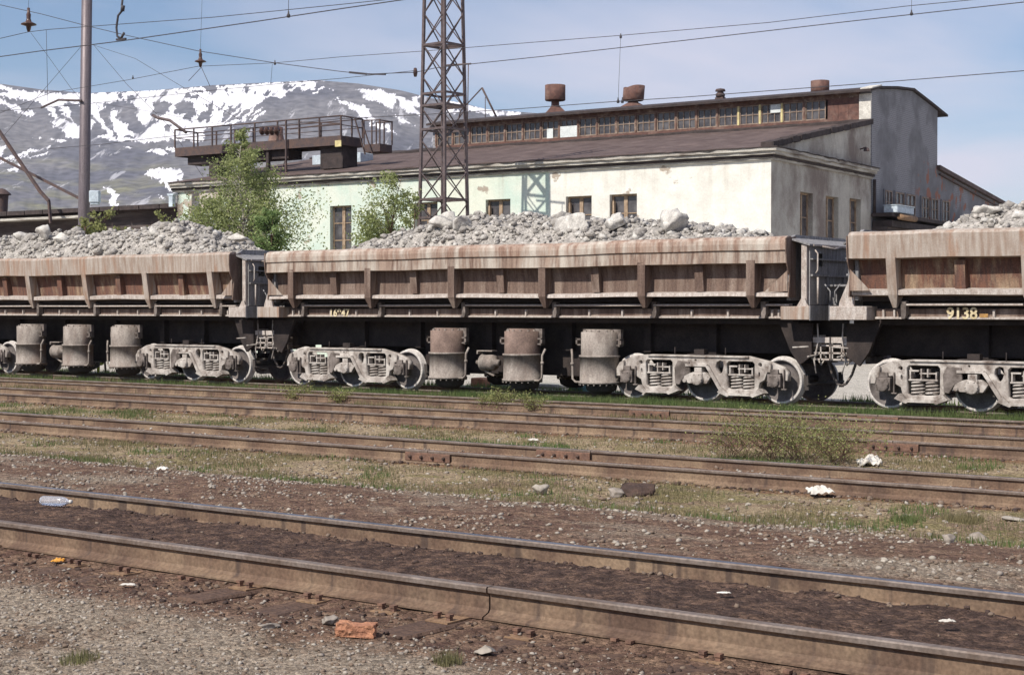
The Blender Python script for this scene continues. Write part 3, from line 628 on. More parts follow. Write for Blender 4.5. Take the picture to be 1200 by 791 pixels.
def wheel_prof(s):   # s=+1: outer face toward -y (near side)
    return [(.0, -.06), (.09, -.06), (.10, -.02), (.15, .0), (.30, .035), (.375, .015), (.40, -.035), (.425, -.06), (.47, -.06), (.476, -.05), (.482, .055), (.50, .07), (.508, .085), (.50, .1), (.40, .1), (.37, .06), (.15, .06), (.0, .06)]
def make_bogie():
    root = empty('bogie')
    bol = MB(); bol.box(-.25, .25, -.8, .8, .62, .90); bol.box(-1.2, 1.2, -.9, -.7, .6, .72); bol.box(-1.2, 1.2, .7, .9, .6, .72)
    bol.box(-.35, .35, -1.02, -.75, .90, 1.0).box(-.12, .12, -1.12, -.95, .98, 1.10)
    for x in (-.6, .62): bol.tube([(x, -1.1, .9), (x, -1.1, 1.14)], .012, 6)
    bol.build('bolster', M['under'], root)  # near-black so the gaps behind the spring openings look shaded
    outline = [(-2.06, .66), (-1.98, .78), (-1.62, .93), (-1.2, .965), (1.15, .965), (1.62, .87), (1.95, .76), (2.06, .66), (2.06, .50), (1.97, .50), (1.95, .65), (1.60, .66), (1.54, .50), (1.43, .44), (1.40, .32), (1.30, .21), (.70, .21), (.58, .27), (.44, .48), (.30, .70), (.14, .79), (-.34, .79), (-.50, .70), (-.56, .34), (-.64, .21), (-1.30, .21), (-1.40, .32), (-1.43, .44), (-1.54, .50), (-1.60, .66), (-1.95, .62), (-1.97, .50), (-2.06, .50)]
    holes = [rrect(-1.32, -.64, .275, .87), rrect(.66, 1.32, .275, .87),
             [(.42, .84), (.50, .88), (.58, .86), (.60, .76), (.57, .64), (.51, .57), (.45, .60), (.39, .74)],
             circ(-1.44, .80, .05), circ(-1.42, .62, .028, rz=.06), circ(1.44, .80, .05), circ(1.42, .60, .028, rz=.06), circ(-.08, .865, .03)]
    for s in (-1, 1):
        sf = curve_plate('side_frame', outline, holes, .15, M['dust'], root)
        sf.location = (0, s * 1.05, 0)
        # flanges of the casting round the spring openings and along the bottom
        fl = MB()
        for x0, x1 in ((-1.42, -.58), (.60, 1.42)):
            fl.box(x0, x1, -.14, .12, .155, .21)
            fl.prism([(x0 - .02, .32), (x0 + .16, .155), (x0 + .12, .13), (x0 - .12, .22)], 'y', -.16, .1)
            fl.prism([(x1 + .02, .32), (x1 - .16, .155), (x1 - .12, .13), (x1 + .12, .22)], 'y', -.16, .1)
        fl.bar((.22, -.1, .76), (.56, -.1, .24), .07, .07); fl.bar((-.3, -.1, .765), (.22, -.1, .765), .07, .05)
        fl.bar((-1.25, -.085, .955), (1.18, -.085, .955), .05, .03)
        o = fl.build('frame_flange', M['dust'], root, loc=(0, s * 1.05, 0)); 
        if s > 0: o.scale = (1, -1, 1)
        # axle boxes
        for k, ax in enumerate((-1.78, 0, 1.78)):
            b = MB(); y0, y1 = s * .98, s * 1.19
            hw_ = .11 if k == 1 else .15
            b.box(ax - hw_, ax + hw_, y0, y1, .36, .62); b.box(ax - .09, ax + .09, y0, s * 1.17, .62, .72)
            b.lathe([(.0, .0), (.115, .0), (.135, .02), (.135, .08)] if s < 0 else [(.135, -.08), (.135, -.02), (.115, 0), (0, 0)], (ax, s * 1.235, .475), 'y', 16)
            for a in range(6): b.box(ax + .115 * math.cos(a * 1.047) - .012, ax + .115 * math.cos(a * 1.047) + .012, s * 1.19, s * 1.25, .475 + .115 * math.sin(a * 1.047) - .012, .475 + .115 * math.sin(a * 1.047) + .012)
            if k == 1:
                b.prism([(ax - .34, .56), (ax - .12, .62), (ax + .16, .62), (ax + .30, .52), (ax + .2, .38), (ax - .24, .38), (ax - .36, .46)], 'y', s * 1.04, s * 1.16)
                b.tube([(ax - .32, s * 1.1, .44), (ax - .32, s * 1.19, .44)], .05, 8)
            else:
                sg = 1 if k == 2 else -1
                b.bar((ax + .22, s * 1.15, .72), (ax + .22, s * 1.15, .30), .025, .05); b.box(ax + .16, ax + .27, s * 1.1, s * 1.17, .30, .33)
                b.tube([(ax - .07, s * 1.16, .64), (ax - .07, s * 1.16, .84)], .018, 6)
            b.build('axle_box', M['dust_mid'] if k != 1 else M['dust'], root, bevel=.008)
            if k == 1: d_ = MB(); d_.prism([(ax - .50, .86), (ax - .22, .84), (ax - .20, .60), (ax - .34, .52), (ax - .46, .34), (ax - .56, .36), (ax - .58, .70)], 'y', s * 1.10, s * 1.165); d_.build('damper_housing', M['dust_mid'], root, bevel=.012)
        for x0 in (-1.30, .68):
            sp_ = MB()
            for dx_ in (.17, .46):
                pts = []
                for q in range(5 * 10 + 1):
                    a = q / 10 * 6.2832; pts.append((x0 + dx_ + .125 * math.cos(a), s * 1.0 + .11 * math.sin(a), .225 + .33 * q / 50))
                sp_.tube(pts, .022, 5)
            sp_.build('spring', M['dust'], root)
            fr = MB()
            fr.box(x0 + .02, x0 + .60, s * .93, s * 1.12, .57, .60); fr.box(x0 + .03, x0 + .22, s * .95, s * 1.11, .745, .775)
            for xx, za, zb in ((x0 + .05, .60, .76), (x0 + .27, .60, .80), (x0 + .40, .64, .80), (x0 + .57, .60, .74)): fr.box(xx - .014, xx + .014, s * .97, s * 1.11, za, zb)
            fr.box(x0 + .24, x0 + .58, s * .97, s * 1.11, .70, .725)
            fr.build('friction_wedge', M['dust'], root)
    for k, ax in enumerate((-1.78, 0, 1.78)):
        ws = MB(); ws.tube([(ax, -1.2, .475), (ax, 1.2, .475)], .075, 12)
        w_ = ws.build('wheelset', M['under_grey'], root)
        for s in (-1, 1):
            wm = MB(); pr = wheel_prof(1)
            if s > 0: pr = [(r, -h) for r, h in pr][::-1]
            wm.lathe(pr, (ax, s * .80, .475), 'y', 48)
            # rim faces get the worn, dusty rim colour
            n = len(pr)
            for i in range(n - 1):
                if min(pr[i][0], pr[i + 1][0]) > .41:
                    for q in range(48): wm.m[i * 48 + q] = 1
            wm.build('wheel', [M['wheel'], M['wheel_rim']], w_)
        # brake shoe behind each wheel
        bs = MB()
        for s in (-1, 1): bs.bar((ax + .56, s * .80, .30), (ax + .54, s * .80, .62), .09, .05)
        bs.tube([(ax + .58, -.85, .42), (ax + .58, .85, .42)], .03, 6)
        bs.build('brake_shoe', M['under_grey'], root)
    return root

def text_obj(s, size, material, parent, loc, name='number_marking', ext=.003, space=1.0):
    cu = bpy.data.curves.new(name, 'FONT'); cu.body = s; cu.size = size; cu.offset = .007; cu.extrude = ext; cu.space_character = space
    o = bpy.data.objects.new(name, cu); COL.objects.link(o)
    dg = bpy.context.evaluated_depsgraph_get(); me = bpy.data.meshes.new_from_object(o.evaluated_get(dg)); bpy.data.objects.remove(o)
    me.materials.clear(); me.materials.append(material)
    ob = bpy.data.objects.new(name, me); COL.objects.link(ob); ob.parent = parent; ob.location = loc; ob.rotation_euler = (R(90), 0, 0)
    return ob

def dented(mb, amp, seed):
    """slight dents in long plates"""
    for i, (x, y, z) in enumerate(mb.v):
        mb.v[i] = (x, y + amp * noise.noise((x * .8 + seed, z * 1.5, seed)), z + amp * .8 * noise.noise((x * .6, seed, 2)))
def long_prism(poly, x0, x1, n=36, caps=True):
    """profile (y,z) swept along x in n steps so the plate can carry dents"""
    mb = MB(); m_ = len(poly); V = []
    for i in range(n + 1):
        x = x0 + (x1 - x0) * i / n
        V += [(x, p[0], p[1]) for p in poly]
    ar = sum(poly[i][0] * poly[(i + 1) % m_][1] - poly[(i + 1) % m_][0] * poly[i][1] for i in range(m_))
    F = []
    for i in range(n):
        for k in range(m_):
            k2 = (k + 1) % m_; f = (i * m_ + k, i * m_ + k2, (i + 1) * m_ + k2, (i + 1) * m_ + k)
            F.append(f if ar < 0 else f[::-1])
    c0 = list(range(m_)); c1 = [n * m_ + k for k in range(m_)]
    F += [c0[::-1] if ar > 0 else c0, c1 if ar > 0 else c1[::-1]]
    return mb.add(V, F)

HL = 7.33
def make_wagon(kind, label):
    A = kind == 'A'
    root = tag(empty('dump_wagon'), label, 'dump wagon', 'dump wagons of the ore train')
    # frame: deep centre sill, cross bearers, side sills
    cs = MB(); cs.box(-7.5, 7.5, -.36, .36, 1.02, 1.66); cs.box(-7.3, 7.3, -1.0, 1.0, 1.64, 2.095)
    for x in (-7.4, -5.04, -3.2, -1.0, 1.3, 3.4, 5.04, 7.4): cs.box(x - .09, x + .09, -.52, .52, 1.0, 1.65)
    cs.box(-3.1, 3.3, -.34, .34, .42, 1.05); cs.box(-7.3, 7.3, .365, .5, .80, 1.63)
    cs.build('centre_sill', M['under'], root)
    for s in (-1, 1):
        ss = MB(); xr = [-7.0] + [-6.33 + 2.6 * k for k in range(6)] + [7.12]
        for a, b in zip(xr[:-1], xr[1:]):
            p = [(s * 1.10, 1.95), (s * 1.17, 1.95), (s * 1.17, 1.80), (s * 1.24, 1.785), (s * 1.24, 1.755), (s * 1.10, 1.755)]
            ss.prism(p, 'x', a + .06, b - .06, 0, {1: 1, 0: 1})
            for k in (1, 2): ss.box(a + (b - a) * k / 3 - .02, a + (b - a) * k / 3 + .02, s * 1.17, s * 1.23, 1.785, 1.93)
        ss.build('side_sill', [M['ledge'] if s < 0 else M['panel'], M['panel']], root)
        for x in xr[1:-1]:
            st = MB(); st.prism([(x - .05, 2.1), (x + .06, 2.1), (x + .07, 1.86), (x + .04, 1.76), (x - .03, 1.76)], 'y', s * 1.2, s * 1.34)
            st.build('hinge', M['dust_mid'], root)
    # headstocks (end sills)
    for e in (-1, 1):
        hs = MB(); hs.box(e * 7.15, e * 7.78, -1.5, 1.5, 1.73, 2.0) if e > 0 else hs.box(-7.78, -7.0, -1.5, 1.5, 1.73, 2.0)
        hs.build('headstock', [M['ledge'] if not A else M['body_grey']], root, bevel=.01)
        hk = MB(); hk.prism([(e * 7.1, 1.728), (e * 7.76, 1.728), (e * 7.76, 1.28), (e * 7.55, 1.2), (e * 7.4, 1.3)], 'y', -.42, .42); hk.build('coupler_housing', M['under'], root)
        ep = MB(); ep.box(e * 7.783, e * 7.80, -1.49, 1.49, 1.72, 2.02); ep.build('end_sill_plate', M['endblue'], root)
    # body sides
    face = M['body_pink'] if A else M['body_grey']
    tilt = 0 if A else .17
    for s in (-1, 1):
        if A: prof = [(-1.38, 3.40), (-1.50, 3.41), (-1.58, 3.385), (-1.63, 3.33), (-1.645, 3.25), (-1.635, 3.13), (-1.60, 3.115), (-1.605, 2.87), (-1.34, 2.86), (-1.30, 2.60), (-1.31, 2.30), (-1.52, 2.275), (-1.54, 2.20), (-1.24, 2.19), (-1.22, 2.8)]
        else: prof = [(-1.40, 3.43), (-1.50, 3.44), (-1.60, 3.41), (-1.64, 3.36), (-1.60, 2.92), (-1.34, 2.90), (-1.28, 2.60), (-1.24, 2.34), (-1.46, 2.31), (-1.46, 2.215), (-1.18, 2.19), (-1.20, 2.8)]
        lo_i, hi_i = (8, 10) if A else (5, 7)
        if s > 0: prof = [(-y, z) for y, z in prof]
        sw = long_prism(prof, -HL, HL + (.0 if A else 0), 40); m_ = len(prof)
        for i in range(40):
            for k in range(m_):
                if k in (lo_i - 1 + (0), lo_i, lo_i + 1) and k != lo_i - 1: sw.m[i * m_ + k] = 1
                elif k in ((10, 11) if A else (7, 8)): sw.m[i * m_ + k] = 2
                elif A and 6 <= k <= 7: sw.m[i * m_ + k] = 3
        dented(sw, .032, 3.3 if A else 8.1)
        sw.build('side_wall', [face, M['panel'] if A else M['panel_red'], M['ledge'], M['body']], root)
        # lower rub strip hanging between the ribs
        rs = MB(); big = [-6.47 + 2.6 * k for k in range(6)]
        for a, b in zip(big[:-1], big[1:]):
            rs.prism([(s * 1.16, 2.06), (s * 1.34, 2.045), (s * 1.34, 2.015), (s * 1.16, 2.0)], 'x', a + .14, b - .14)
        rs.prism([(s * 1.16, 2.06), (s * 1.34, 2.045), (s * 1.34, 2.015), (s * 1.16, 2.0)], 'x', 6.67, 7.25); dented(rs, .012, 1.7)
        rs.build('rub_strip', M['ledge'], root)
        for x in big:
            r_ = MB(); yo = s * 1.60; yt = s * (1.60 - tilt * .2)
            if A: P = [(1.30, 3.0), (1.612, 2.93), (1.612, 2.22), (1.50, 1.97), (1.42, 1.97), (1.25, 2.2)]
            else: P = [(1.28, 3.0), (1.612, 2.93), (1.50, 2.22), (1.40, 1.97), (1.34, 1.97), (1.20, 2.2)]
            w2 = .095
            n = len(P)
            # rib tapering to a point below the ledge
            wd = [w2, w2, w2, .035, .035, w2]
            V = [(x - wd[i], s * P[i][0], P[i][1]) for i in range(n)] + [(x + wd[i], s * P[i][0], P[i][1]) for i in range(n)]
            fs = [list(range(n)), [n + i for i in range(n)][::-1]] + [[i, n + i, n + (i + 1) % n, (i + 1) % n] for i in range(n)]
            if s > 0: fs = [f[::-1] for f in fs]
            r_.add(V, fs); r_.build('rib', M['panel'] if A else M['body_grey'], root)
        for k in range(5):
            x = big[k] + 1.3; r_ = MB(); r_.prism([(s * 1.25, 2.86), (s * 1.46, 2.86), (s * 1.40, 2.31), (s * 1.22, 2.31)], 'x', x - .10, x + .10)
            r_.build('stiffener', M['panel'] if A else M['panel_red'], root)
    # floor
    fl = MB(); fl.box(-7.25, 7.25, -1.19, 1.19, 2.10, 2.24); fl.build('floor', M['under'], root)
    # ends
    for e in (-1, 1):
        X = lambda d: e * (HL + d)
        so_ = 0 if e > 0 else -.22
        ew = MB(); ew.prism([(-1.38, 2.12), (1.38, 2.12), (1.38, 3.36), (1.1, 3.44 if A else 3.5), (-1.1, 3.44 if A else 3.5), (-1.38, 3.36)], 'x', X(-.10), X(-.03))
        ew.build('end_wall', M['endblue'], root)
        # outer end shield with window cut-outs, posts and roof plate
        sh = MB()
        sh.box(X(.34 + so_), X(.37 + so_), -1.30, -.95, 2.03, 3.24); sh.box(X(.34 + so_), X(.37 + so_), .95, 1.30, 2.03, 3.24)
        sh.box(X(.34 + so_), X(.37 + so_), -.949, .949, 2.03, 2.80); sh.box(X(.34 + so_), X(.37 + so_), -.949, .949, 3.06, 3.24)
        sh.box(X(.34 + so_), X(.37 + so_), -.70, .70, 2.801, 3.059); sh.box(X(.37 + so_), X(.42 + so_), -1.28, 1.28, 2.60, 2.64); sh.box(X(.371 + so_), X(.40 + so_), -.98, -.92, 2.05, 2.6)
        sh.box(X(.37 + so_), X(.43 + so_), -1.29, 1.29, 2.93, 2.955); sh.box(X(.37 + so_), X(.41 + so_), -.60, -.54, 2.05, 2.59); sh.box(X(.37 + so_), X(.41 + so_), .2, .26, 2.05, 2.59)
        sh.build('end_shield', M['endblue'], root)
        if e > 0:
            gr_ = MB(); gr_.tube([(X(.46), -1.22, 2.66), (X(.50), -1.22, 2.72), (X(.50), -1.22, 3.05), (X(.44), -1.22, 3.12)], .016, 6); gr_.tube([(X(.47), -1.15, 2.05), (X(.47), -1.15, 2.58)], .02, 6)
            gr_.tube([(X(.44), -.9, 3.20), (X(.52), -.5, 3.16), (X(.44), -.1, 3.20)], .018, 6); gr_.build('grab_iron', M['ledge'], root)
            tr_ = MB(); tr_.box(X(.40), X(.44), -1.26, 1.28, 3.2, 3.235); tr_.build('edge_trim', M['ledge'], root)
        rp = MB(); rp.prism([(X(-.04), 3.38), (X(.42 + so_), 3.24), (X(.42 + so_), 3.20), (X(-.04), 3.34)], 'y', -1.42, 1.42)
        rp.build('end_roof_plate', M['endblue'], root)
        for s in (-1, 1):
            if e > 0:
                po = MB(); po.box(X(.22), X(.335), s * 1.30, s * 1.38, 2.0, 3.24); po.prism([(X(.14), 2.001), (X(.40), 2.001), (X(.35), 2.06), (X(.32), 2.16), (X(.24), 2.16)], 'y', s * 1.385, s * 1.42)
                po.build('end_post', M['ledge'] if s < 0 else M['panel'], root)
            else:
                ob_ = MB(); ob_.prism([(X(-.02), 2.001), (X(.30), 2.001), (X(.28), 2.10), (X(.12), 2.45), (X(.05), 2.7), (X(-.02), 2.7)], 'y', s * 1.36, s * 1.40); ob_.build('end_bracket', M['ledge'], root)
            # profiled cheek plate closing the end of the body side
            ck = MB(); ck.prism([(s * 1.24, 3.40), (s * 1.655, 3.36), (s * 1.665, 3.12), (s * 1.63, 2.86), (s * 1.50, 2.62), (s * 1.55, 2.18), (s * 1.24, 2.18)], 'x', X(.003), X(.028))
            ck.build('cheek_plate', M['panel'], root)
            gs = MB(); gs.prism([(X(-.42) if not A else X(-.50), 2.30), (X(.0), 2.30), (X(.0), 2.72)], 'y', s * 1.53, s * 1.55); gs.build('gusset', M['body'], root)
        bk = MB(); bk.box(X(.42), X(.60), -.55, -.28, 1.92, 2.40); bk.box(X(.42), X(.66), -.70, -.1, 2.40, 2.44); bk.tube([(X(.5), -.9, 2.44), (X(.62), -.9, 2.30), (X(.62), -.9, 2.1)], .015, 6)
        bk.build('lock_bracket', M['endblue'], root)
        # coupler, uncoupling lever, footboard, brake hose
        cp = MB(); cp.box(e * 7.5, e * 7.86, -.13, .13, .94, 1.14); cp.prism([(e * 7.84, -.28), (e * 8.0, -.22), (e * 8.0, .22), (e * 7.84, .16)], 'z', .88, 1.2)
        cp.box(e * 7.45, e * 7.56, -.32, .32, .84, 1.24)
        cp.build('coupler', M['dust_mid'], root, bevel=.015)
        gr = MB()
        for z in (.92, 1.05, 1.20): gr.box(e * 7.56, e * 7.98, -.96, -.93, z, z + .035)
        gr.box(e * 7.56, e * 7.98, -1.0, -.5, 1.27, 1.38)
        for k in range(3): gr.box(e * (7.56 + .2 * k), e * (7.585 + .2 * k), -.96, -.93, .92, 1.27)
        gr.build('coupler_guard', M['ledge'], root)
        lv = MB(); lv.tube([(e * 7.40, -1.45, 1.18), (e * 7.75, -1.45, 1.2)], .018, 6); lv.tube([(e * 7.72, -1.0, 1.66), (e * 7.74, -1.0, 1.3), (e * 7.66, -1.02, .92), (e * 7.72, -1.05, .66)], .016, 6)
        lv.tube([(e * 7.68, -1.35, 1.0), (e * 7.68, -.3, 1.06), (e * 7.8, -.2, 1.25)], .016, 6); lv.tube([(e * 7.7, -.8, 1.1), (e * 7.82, -.8, .98), (e * 7.72, -.82, .82), (e * 7.62, -.8, .95)], .02, 6)
        lv.box(e * 7.5, e * 7.72, -.80, -.62, 1.12, 1.42)
        lv.build('uncoupling_lever', M['dust'], root)
        hb_ = MB(); hb_.tube([(e * 7.62, -.42, 1.0), (e * 7.7, -.44, .86), (e * 7.78, -.46, .62), (e * 7.9, -.46, .44), (e * 8.0, -.45, .40)], .028, 8); hb_.tube([(e * 7.55, -.42, 1.02), (e * 7.66, -.42, .98)], .05, 8)
        hb_.build('brake_hose', M['dust_mid'], root)
        bx = MB(); bx.prism([(e * 6.9, 1.66), (e * 7.62, 1.66), (e * 7.62, 1.0), (e * 7.35, .82), (e * 7.15, 1.1)], 'y', -1.06, -.98); bx.build('end_bracket', M['under'], root)
    # tilting cylinders
    tx = (-1.80, .40, 2.52)
    for s in (-1, 1):
        for k, x in enumerate(tx):
            r0 = .43
            c = MB(); c.lathe([(0, 1.50), (.30, 1.50), (.31, 1.45), (r0 - .02, 1.44), (r0 - .02, .93)], (x, s * 1.08, 0), 'z', 32, 0 if not (A and k < 2) else 1)
            c.lathe([(r0 - .02, .93), (r0 + .025, .93), (r0 + .025, .885), (r0, .885), (r0 + .005, .36), (r0 + .035, .355), (r0 + .035, .31), (.2, .29), (0, .29)], (x, s * 1.08, 0), 'z', 32, 0)
            for a in range(20): aa = a * .31416; c.box(x + (r0 + .01) * math.cos(aa) - .014, x + (r0 + .01) * math.cos(aa) + .014, s * 1.08 + (r0 + .01) * math.sin(aa) - .014, s * 1.08 + (r0 + .01) * math.sin(aa) + .014, .275, .31)
            for a in range(12): aa = a * .5236; c.box(x + .34 * math.cos(aa) - .02, x + .34 * math.cos(aa) + .02, s * 1.08 + .34 * math.sin(aa) - .02, s * 1.08 + .34 * math.sin(aa) + .02, 1.44, 1.475)
            c.v = [(p[0], p[1], p[2]) for p in c.v]
            co = c.build('tipping_cylinder', [M['tank'], M['tank_brown']], root)
            lg = MB()
            for d in (-1, 1): lg.box(x + d * .47, x + d * .60, s * 1.02, s * 1.14, 1.14, 1.17); lg.box(x + d * .47, x + d * .60, s * 1.02, s * 1.14, 1.26, 1.29); lg.box(x + d * .56, x + d * .60, s * 1.02, s * 1.14, 1.14, 1.30)
            lg.box(x - .5, x + .5, s * .9, s * 1.0, 1.12, 1.5)
            lg.build('cylinder_bracket', M['dust_mid'], co)
            dc = MB(); dc.lathe([(.36, .29), (.33, .16), (.18, .08), (0, .07)], (x, s * 1.0, 0), 'z', 20); dc.build('cylinder_foot', M['under_grey'], co)
            pp = MB(); d = 1 if k < 2 else -1
            pp.tube([(x + d * .42, s * 1.2, .33), (x + d * .56, s * 1.2, .33), (x + d * .64, s * 1.2, .40), (x + d * .65, s * 1.2, .90), (x + d * .70, s * 1.15, 1.05)], .026, 8); pp.tube([(x + d * .65, s * 1.2, .70), (x + d * .65, s * 1.2, .76)], .04, 8)
            pp.build('air_pipe', M['tank'], root)
    # brake cylinder
    bc = MB(); bc.lathe([(0, -.34), (.05, -.34), (.05, -.2), (.17, -.18), (.20, -.16), (.20, -.13), (.18, -.12), (.19, .15), (.17, .2), (.08, .22), (.08, .32), (0, .32)], (-.68, -.95, .70), 'x', 20)
    bc.box(-.95, -.50, -1.05, -.85, .96, .985); bc.box(-.95, -.92, -1.05, -.85, .90, .96); bc.bar((-.8, -.95, .52), (-.5, -.95, .40), .05, .04)
    bc.build('brake_cylinder', M['tank'], root)
    ar = MB(); ar.tube([(-2.9, .1, .60), (-1.0, .1, .60)], .22, 16); ar.build('air_reservoir', M['under'], root)
    ar = MB(); ar.tube([(.9, -.05, .55), (3.2, -.05, .55)], .2, 16); ar.build('air_reservoir', M['under'], root)
    # bogies
    b0 = make_bogie() if not hasattr(make_wagon, 'bog') else copy_tree(make_wagon.bog)
    if not hasattr(make_wagon, 'bog'): make_wagon.bog = b0
    # children of the bogie sit two levels down: bogie becomes a part of the wagon
    b0.parent = root; b0.location = (-5.02, 0, 0)
    b1 = copy_tree(b0, root); b1.location = (5.06, 0, 0)
    return root
# flatten wheelset > wheel into the bogie level, so a wagon has part > sub-part only
_mk = make_bogie
def make_bogie():
    r = _mk()
    for ch in list(r.children):
        for g_ in list(ch.children): g_.parent = r
    return r
XC = -21.87
wagB = make_wagon('B', 'grey-brown dump wagon with reddish recessed panels, cut off by the left edge')
wagB.location = (XC - 16.0, YC, 0)
wagC = copy_tree(wagB); wagC['label'] = 'dump wagon with the painted number 9138 at the right edge'; wagC.location = (XC + 16.0, YC, 0)
wagA = make_wagon('A', 'middle dump wagon seen whole, pinkish rolled top edge and faded number 16947'); wagA.location = (XC, YC, 0)
text_obj('16947', .26, M['numpaint'], wagA, (-5.48, -1.242, 1.765), space=1.05)
text_obj('9138', .30, M['numpaint'], wagC, (-5.50, -1.242, 1.765), space=1.0)
sm_ = MB(); sm_.box(-4.86, -4.70, -1.242, -1.238, 1.79, 1.86); sm_.build('paint_spot', M['orangepaint'], wagC)

# ------------------------------------------------------------------ ore loads
variants = [blob(1, .8, .65, k, 1, .3) for k in range(10)]
def heap(cx, hf, label, n, seed):
    rd = np.random.default_rng(seed)
    root = tag(empty('ore_heap', (cx, YC, 0)), label, 'ore heap', 'ore loads in the wagons')
    xs_ = np.linspace(-7.2, 7.2, 240); ys_ = np.linspace(-1.36, 1.36, 50)
    def H(x, y):
        t_ = hf(x); w_ = max(0, 1 - abs(y / 1.4) ** 2.2)
        return 3.1 + (t_ - 3.1) * w_ ** .55 * 1.0 + noise.noise((x * 1.4 + seed, y * 1.6, 0)) * .12 + noise.noise((x * 4, y * 4, seed)) * .10 + noise.noise((x * 11, y * 11, seed)) * .05 if t_ > 3.1 else t_ + noise.noise((x * 4, y * 4, seed)) * .07
    V = np.array([[x, y, H(x, y)] for y in ys_ for x in xs_]); nx, ny = 240, 50
    idx = np.arange(nx * ny).reshape(ny, nx); F = np.stack([idx[:-1, :-1], idx[:-1, 1:], idx[1:, 1:], idx[1:, :-1]], -1).reshape(-1, 4)
    mesh_np('ore_fines', V, F, M['ore'], root)
    P = []; S = []
    for i in range(n):
        x = rd.uniform(-7.1, 7.1); y = rd.uniform(-1.34, .5); s = .014 + .10 * rd.random() ** 3.4 + (.14 * rd.random() if rd.random() < .03 else 0)
        P.append((x, y, H(x, y) + s * .25)); S.append(s)
    o = scatter('ore_rubble', np.array(P), np.array(S), None, variants, root, [M['ore_l'], M['ore_d'], M['ore'], M['ore'], M['ore_d']]); o['kind'] = 'stuff'
    return H
def prof(pts): return lambda x: float(np.interp(x, [p[0] for p in pts], [p[1] for p in pts]))
def loc_z(u, v, cx, Y=29.6):
    p = at(u, v, Y); return (p.x - cx, p.z)
c1, c2_, c3_ = XC - 16, XC, XC + 16
h1 = heap(c1, prof([loc_z(*q, c1) for q in ((-60, 286), (0, 280), (40, 276), (100, 276), (150, 272), (205, 262), (240, 274), (262, 284), (280, 293), (290, 300), (300, 306))] ), 'grey ore heap in the left wagon, highest near the wagon\'s right end', 5200, 11)
h2 = heap(c2_, prof([(-7.2, 3.0), (-5.2, 3.05)] + [loc_z(*q, c2_) for q in ((425, 292), (455, 278), (500, 266), (560, 256), (620, 254), (665, 262), (720, 261), (770, 262), (800, 264), (830, 268), (860, 272), (888, 278), (900, 286), (912, 300))]), 'long grey ore heap with pale boulders in the middle wagon', 5600, 12)
h3 = heap(c3_, prof([(-7.2, 3.0), (-6.2, 3.1)] + [loc_z(*q, c3_) for q in ((1092, 282), (1110, 268), (1130, 256), (1160, 247), (1200, 238), (1260, 236), (1400, 250))]), 'pale ore heap in the right wagon rising toward the photo edge', 4400, 13)
def boulder(u, v, wpx, label, seed, hgt=.75, light=True, hf=None, cx=None, Y=29.2, deep=.8):
    p = at(u, v, Y); k = p.xy.dot(Vector(Fv)); s = wpx * k / FPX / 2
    Vv, Ff = blob(s * 1.08, s * deep, s * hgt, seed, 3, .28)
    c, q = math.cos(seed), math.sin(seed) * .4
    o = mesh_np('boulder', Vv, Ff, M['ore_l'] if light else M['ore_d'], loc=p); o.rotation_euler = (.1 * q, .35 * q, 0)
    return tag(o, label, 'boulder', 'boulders on the ore loads')
for a in ((788, 265, 32, 'large pale boulder standing near the right end of the middle heap', 2, .95), (676, 268, 42, 'broad pale boulder leaning on the middle heap below the two right windows', 3, .75),
          (520, 262, 26, 'rounded boulder at the foot of the lattice mast in view, on the middle heap', 4, .8), (543, 260, 26, 'boulder just right of the rounded one under the lattice mast', 5, .7),
          (640, 270, 24, 'grey boulder with a flat face left of the broad pale boulder', 6, .85), (722, 260, 26, 'boulder under the right of the two close windows', 7, .7), (890, 272, 13, 'small lone boulder at the right end of the middle heap', 8, .7),
          (668, 257, 18, 'smaller flat boulder lying on top of the broad pale boulder', 9, .6)): boulder(a[0], a[1], a[2], a[3], a[4], a[5])
for a in ((52, 272, 18, 'upright pale boulder on the left heap', 21, 1.1), (25, 276, 14, 'pale wedge boulder near the left edge of the photo', 22, .9), (70, 279, 22, 'long flat boulder right of the upright pale one', 23, .5), (32, 284, 20, 'dark boulder below the upright pale one', 24, .9),
          (278, 279, 26, 'slab boulder tilted at the right end of the left heap', 25, .5)): boulder(a[0], a[1], a[2], a[3], a[4], a[5], light=a[4] != 24)
for a in ((1157, 248, 26, 'pale blocky boulder on the slope of the right heap', 31, .7), (1130, 264, 18, 'pale pointed boulder low on the right heap', 32, .9), (1105, 277, 30, 'low grey mound boulder at the left end of the right heap', 33, .45), (1188, 258, 28, 'boulder in the right heap close to the photo edge', 34, .6)): boulder(a[0], a[1], a[2], a[3], a[4], a[5], light=a[4] != 33)

